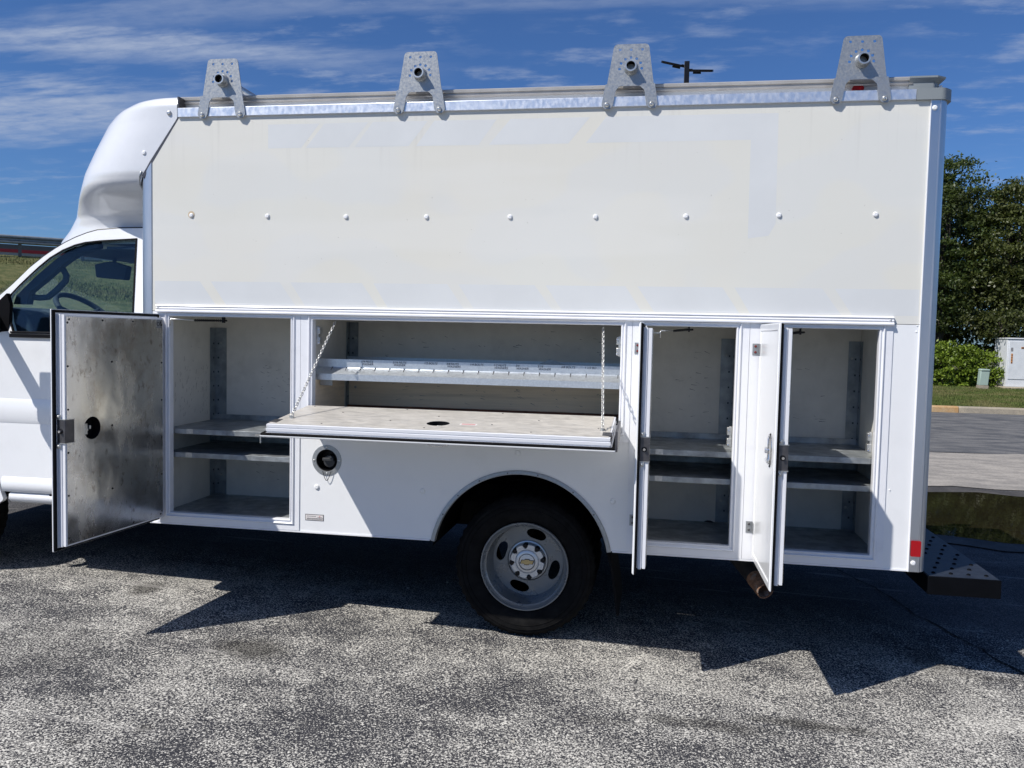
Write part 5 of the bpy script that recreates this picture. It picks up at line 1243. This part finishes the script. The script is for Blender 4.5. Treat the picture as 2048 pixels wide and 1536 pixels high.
# dash, steering wheel, interior mirror, back of cab
q = MB(); q.prism([(-3.95, 1.0), (-3.98, 1.55), (-3.90, 1.625), (-3.74, 1.645), (-3.60, 1.62), (-3.52, 1.45), (-3.55, 1.0)], 'y', YC + 0.06, WID - YC - 0.06); q.build('dashboard', 'interior', truck, bevel=0.02)
MB().prism([(-3.70, 1.55), (-3.66, 1.645), (-3.54, 1.63), (-3.50, 1.50)], 'y', 0.38, 0.80).build('instrument_hood', 'interior', truck, bevel=0.02)
sw = Vector((-3.475, 0.55, 1.615)); nrm = Vector((0.62, 0.0, 0.78)).normalized(); a = Vector((0, 1, 0)); b_ = nrm.cross(a).normalized()
so = MB().tube([sw + a * 0.19 * math.cos(t) + b_ * 0.19 * math.sin(t) for t in np.linspace(0, 2 * PI, 33)], 0.016, 10, cap=False).build('steering_wheel', 'interior', truck, smooth=180)
q = MB(); q.tube([sw - nrm * 0.03, sw - nrm * 0.25], 0.035, 10)
for t in (0.3, PI - 0.3, 1.5 * PI): q.tube([sw - nrm * 0.03, sw + a * 0.185 * math.cos(t) + b_ * 0.185 * math.sin(t)], 0.013, 8)
q.build('wheel_spokes', 'interior', so)
MB().prism(round_poly([(-3.615, 1.945), (-3.605, 1.86), (-3.40, 1.845), (-3.385, 1.935), (-3.50, 1.965)], 0.015), 'y', 0.82, 0.88).build('interior_mirror', 'interior', truck, bevel=0.005)
MB().tube([(-3.50, 0.86, 1.94), (-3.52, 0.9, 2.02)], 0.012, 8).build('mirror_stalk', 'interior', truck)
MB().box(-2.80, -2.77, YC + 0.1, WID - YC - 0.1, 0.6, 2.0).build('cab_back_wall', 'interior', truck)
for y0 in (0.30, 1.30):
    MB().box(-3.25, -2.85, y0, y0 + 0.5, 0.95, 1.10).build('seat', 'interior', truck, bevel=0.04)
    MB().box(-2.95, -2.82, y0, y0 + 0.5, 1.10, 1.62).build('seat_back', 'interior', truck, bevel=0.04)
MB().box(-3.65, -2.75, YC + 0.06, WID - YC - 0.06, 0.55, 0.60).build('cab_floor', 'under', truck)
# towing mirror outside the left edge of the frame
mr = MB().prism(round_poly([(-0.36, 1.38), (-0.13, 1.36), (-0.13, 1.72), (-0.36, 1.72)], 0.03), 'x', -3.73, -3.63).build('door_mirror', 'blackgloss', truck, bevel=0.01)
MB().box(-3.755, -3.705, -0.15, 0.13, 1.505, 1.59).build('mirror_arm', 'blackgloss', mr, bevel=0.01)

# ------------------------------------------------------------------ fairing over the cab
SIL = [(-2.693, 2.805, .626), (-2.782, 2.799, .647), (-2.888, 2.783, .672), (-2.964, 2.738, .689), (-3.041, 2.658, .707), (-3.119, 2.523, .725), (-3.182, 2.400, .740), (-3.220, 2.276, .749), (-3.236, 2.192, .753), (-3.278, 2.123, .762), (-3.335, 2.053, .776)]
def interp(z, col):
    for i in range(len(SIL) - 1):
        a, b_ = SIL[i], SIL[i + 1]
        if b_[1] <= z <= a[1]:
            t = (a[1] - z) / (a[1] - b_[1]); return a[col] + (b_[col] - a[col]) * t
    return SIL[0][col] if z > SIL[0][1] else SIL[-1][col]
NEXP = 2.7
def inset(z):
    pts = [(2.80, 0.03), (2.77, 0.012), (2.72, 0.0), (2.37, 0.0), (2.32, 0.018), (2.28, 0.065), (2.23, 0.16), (2.18, 0.235), (2.13, 0.27), (2.08, 0.285), (2.0, 0.29)]
    for i in range(len(pts) - 1):
        if pts[i + 1][0] <= z <= pts[i][0]:
            t = (pts[i][0] - z) / (pts[i][0] - pts[i + 1][0]); return pts[i][1] + (pts[i + 1][1] - pts[i][1]) * t
    return pts[0][1] if z > 2.8 else pts[-1][1]
def seam_x(z):
    if z > 2.645: return -2.530
    if z > 2.426: return -2.530 + (z - 2.645) * (0.156 / 0.219)
    if z > 2.30: return -2.686 + (z - 2.426) * 0.62
    return -2.764
def curve(z, n=34):
    e = inset(z); hw = WID / 2 - e; x0 = seam_x(z); xs_, m_ = interp(z, 0), interp(z, 2)
    target = xs_ + m_ * 0.15
    lo, hi = 0.02, 2.0
    th = np.concatenate([[0], PI / 2 * (np.linspace(0, 1, n // 2)[1:]) ** 1.3]); th = np.concatenate([th, PI - th[::-1][1:]])
    n = len(th)
    def pts(L): return x0 - L * np.abs(np.sin(th)) ** (2 / NEXP), WID / 2 - hw * np.sign(np.cos(th)) * np.abs(np.cos(th)) ** (2 / NEXP)
    for _ in range(30):
        mid = (lo + hi) / 2; X, Y = pts(mid)
        if (X + m_ * Y).min() > target: lo = mid
        else: hi = mid
    X, Y = pts(mid); return X, Y
zs = [2.02, 2.06, 2.10, 2.14, 2.18, 2.22, 2.26, 2.30, 2.34, 2.38, 2.42, 2.47, 2.52, 2.57, 2.62, 2.66, 2.69, 2.715, 2.735, 2.75, 2.76]
vs = []; nth = 90
zs = [float(v) for v in np.interp(np.linspace(0, len(zs) - 1, (len(zs) - 1) * 3 + 1), range(len(zs)), zs)]
for z in zs:
    X, Y = curve(z + 0.0 if z < 2.7 else z + 0.03 * (z - 2.7) / 0.06, 90)
    nth = len(X)
    for i in range(nth): vs.append((float(X[i]), float(Y[i]), z))
fs = [(j * nth + i, j * nth + i + 1, (j + 1) * nth + i + 1, (j + 1) * nth + i) for j in range(len(zs) - 1) for i in range(nth - 1)]
fs.append(tuple((len(zs) - 1) * nth + i for i in range(nth)))
fa = MB().add(vs, fs).build('cab_fairing', 'fibre', truck, smooth=60)
# dark seam between fairing and box
q = MB(); sp = [(-2.527, 2.758), (-2.527, 2.645), (-2.684, 2.424), (-2.735, 2.35)]; sp2 = [(-2.519, 2.758), (-2.519, 2.648), (-2.674, 2.415), (-2.722, 2.335)]
q.add([(x, -0.001, z) for x, z in sp] + [(x, -0.001, z) for x, z in sp2] + [(x, 0.06, z) for x, z in sp] + [(x, 0.06, z) for x, z in sp2], [(i, i + 1, i + 5, i + 4) for i in range(3)] + [(i, i + 1, i + 9, i + 8) for i in range(3)] + [(i + 4, i + 5, i + 13, i + 12) for i in range(3)])
q.build('fairing_seam', 'darksteel', truck)
MB().tube([(-2.735, -0.002, 2.372), (-2.752, -0.001 + inset(2.345), 2.345), (-2.764, inset(2.31), 2.31), (-2.766, inset(2.28), 2.28), (-2.762, inset(2.25), 2.25)], 0.005, 8).build('sealant_bead', 'galvshelf', truck, smooth=180)
for x, z, mt_ in ((-2.574, 2.674, 'steel'), (-2.721, 2.470, 'white')):
    MB().rivet((x, -0.002 + (0.004 if x < -2.6 else 0), z), 0.013, 0.008).build('panel_bolt', mt_, fa, smooth=60)
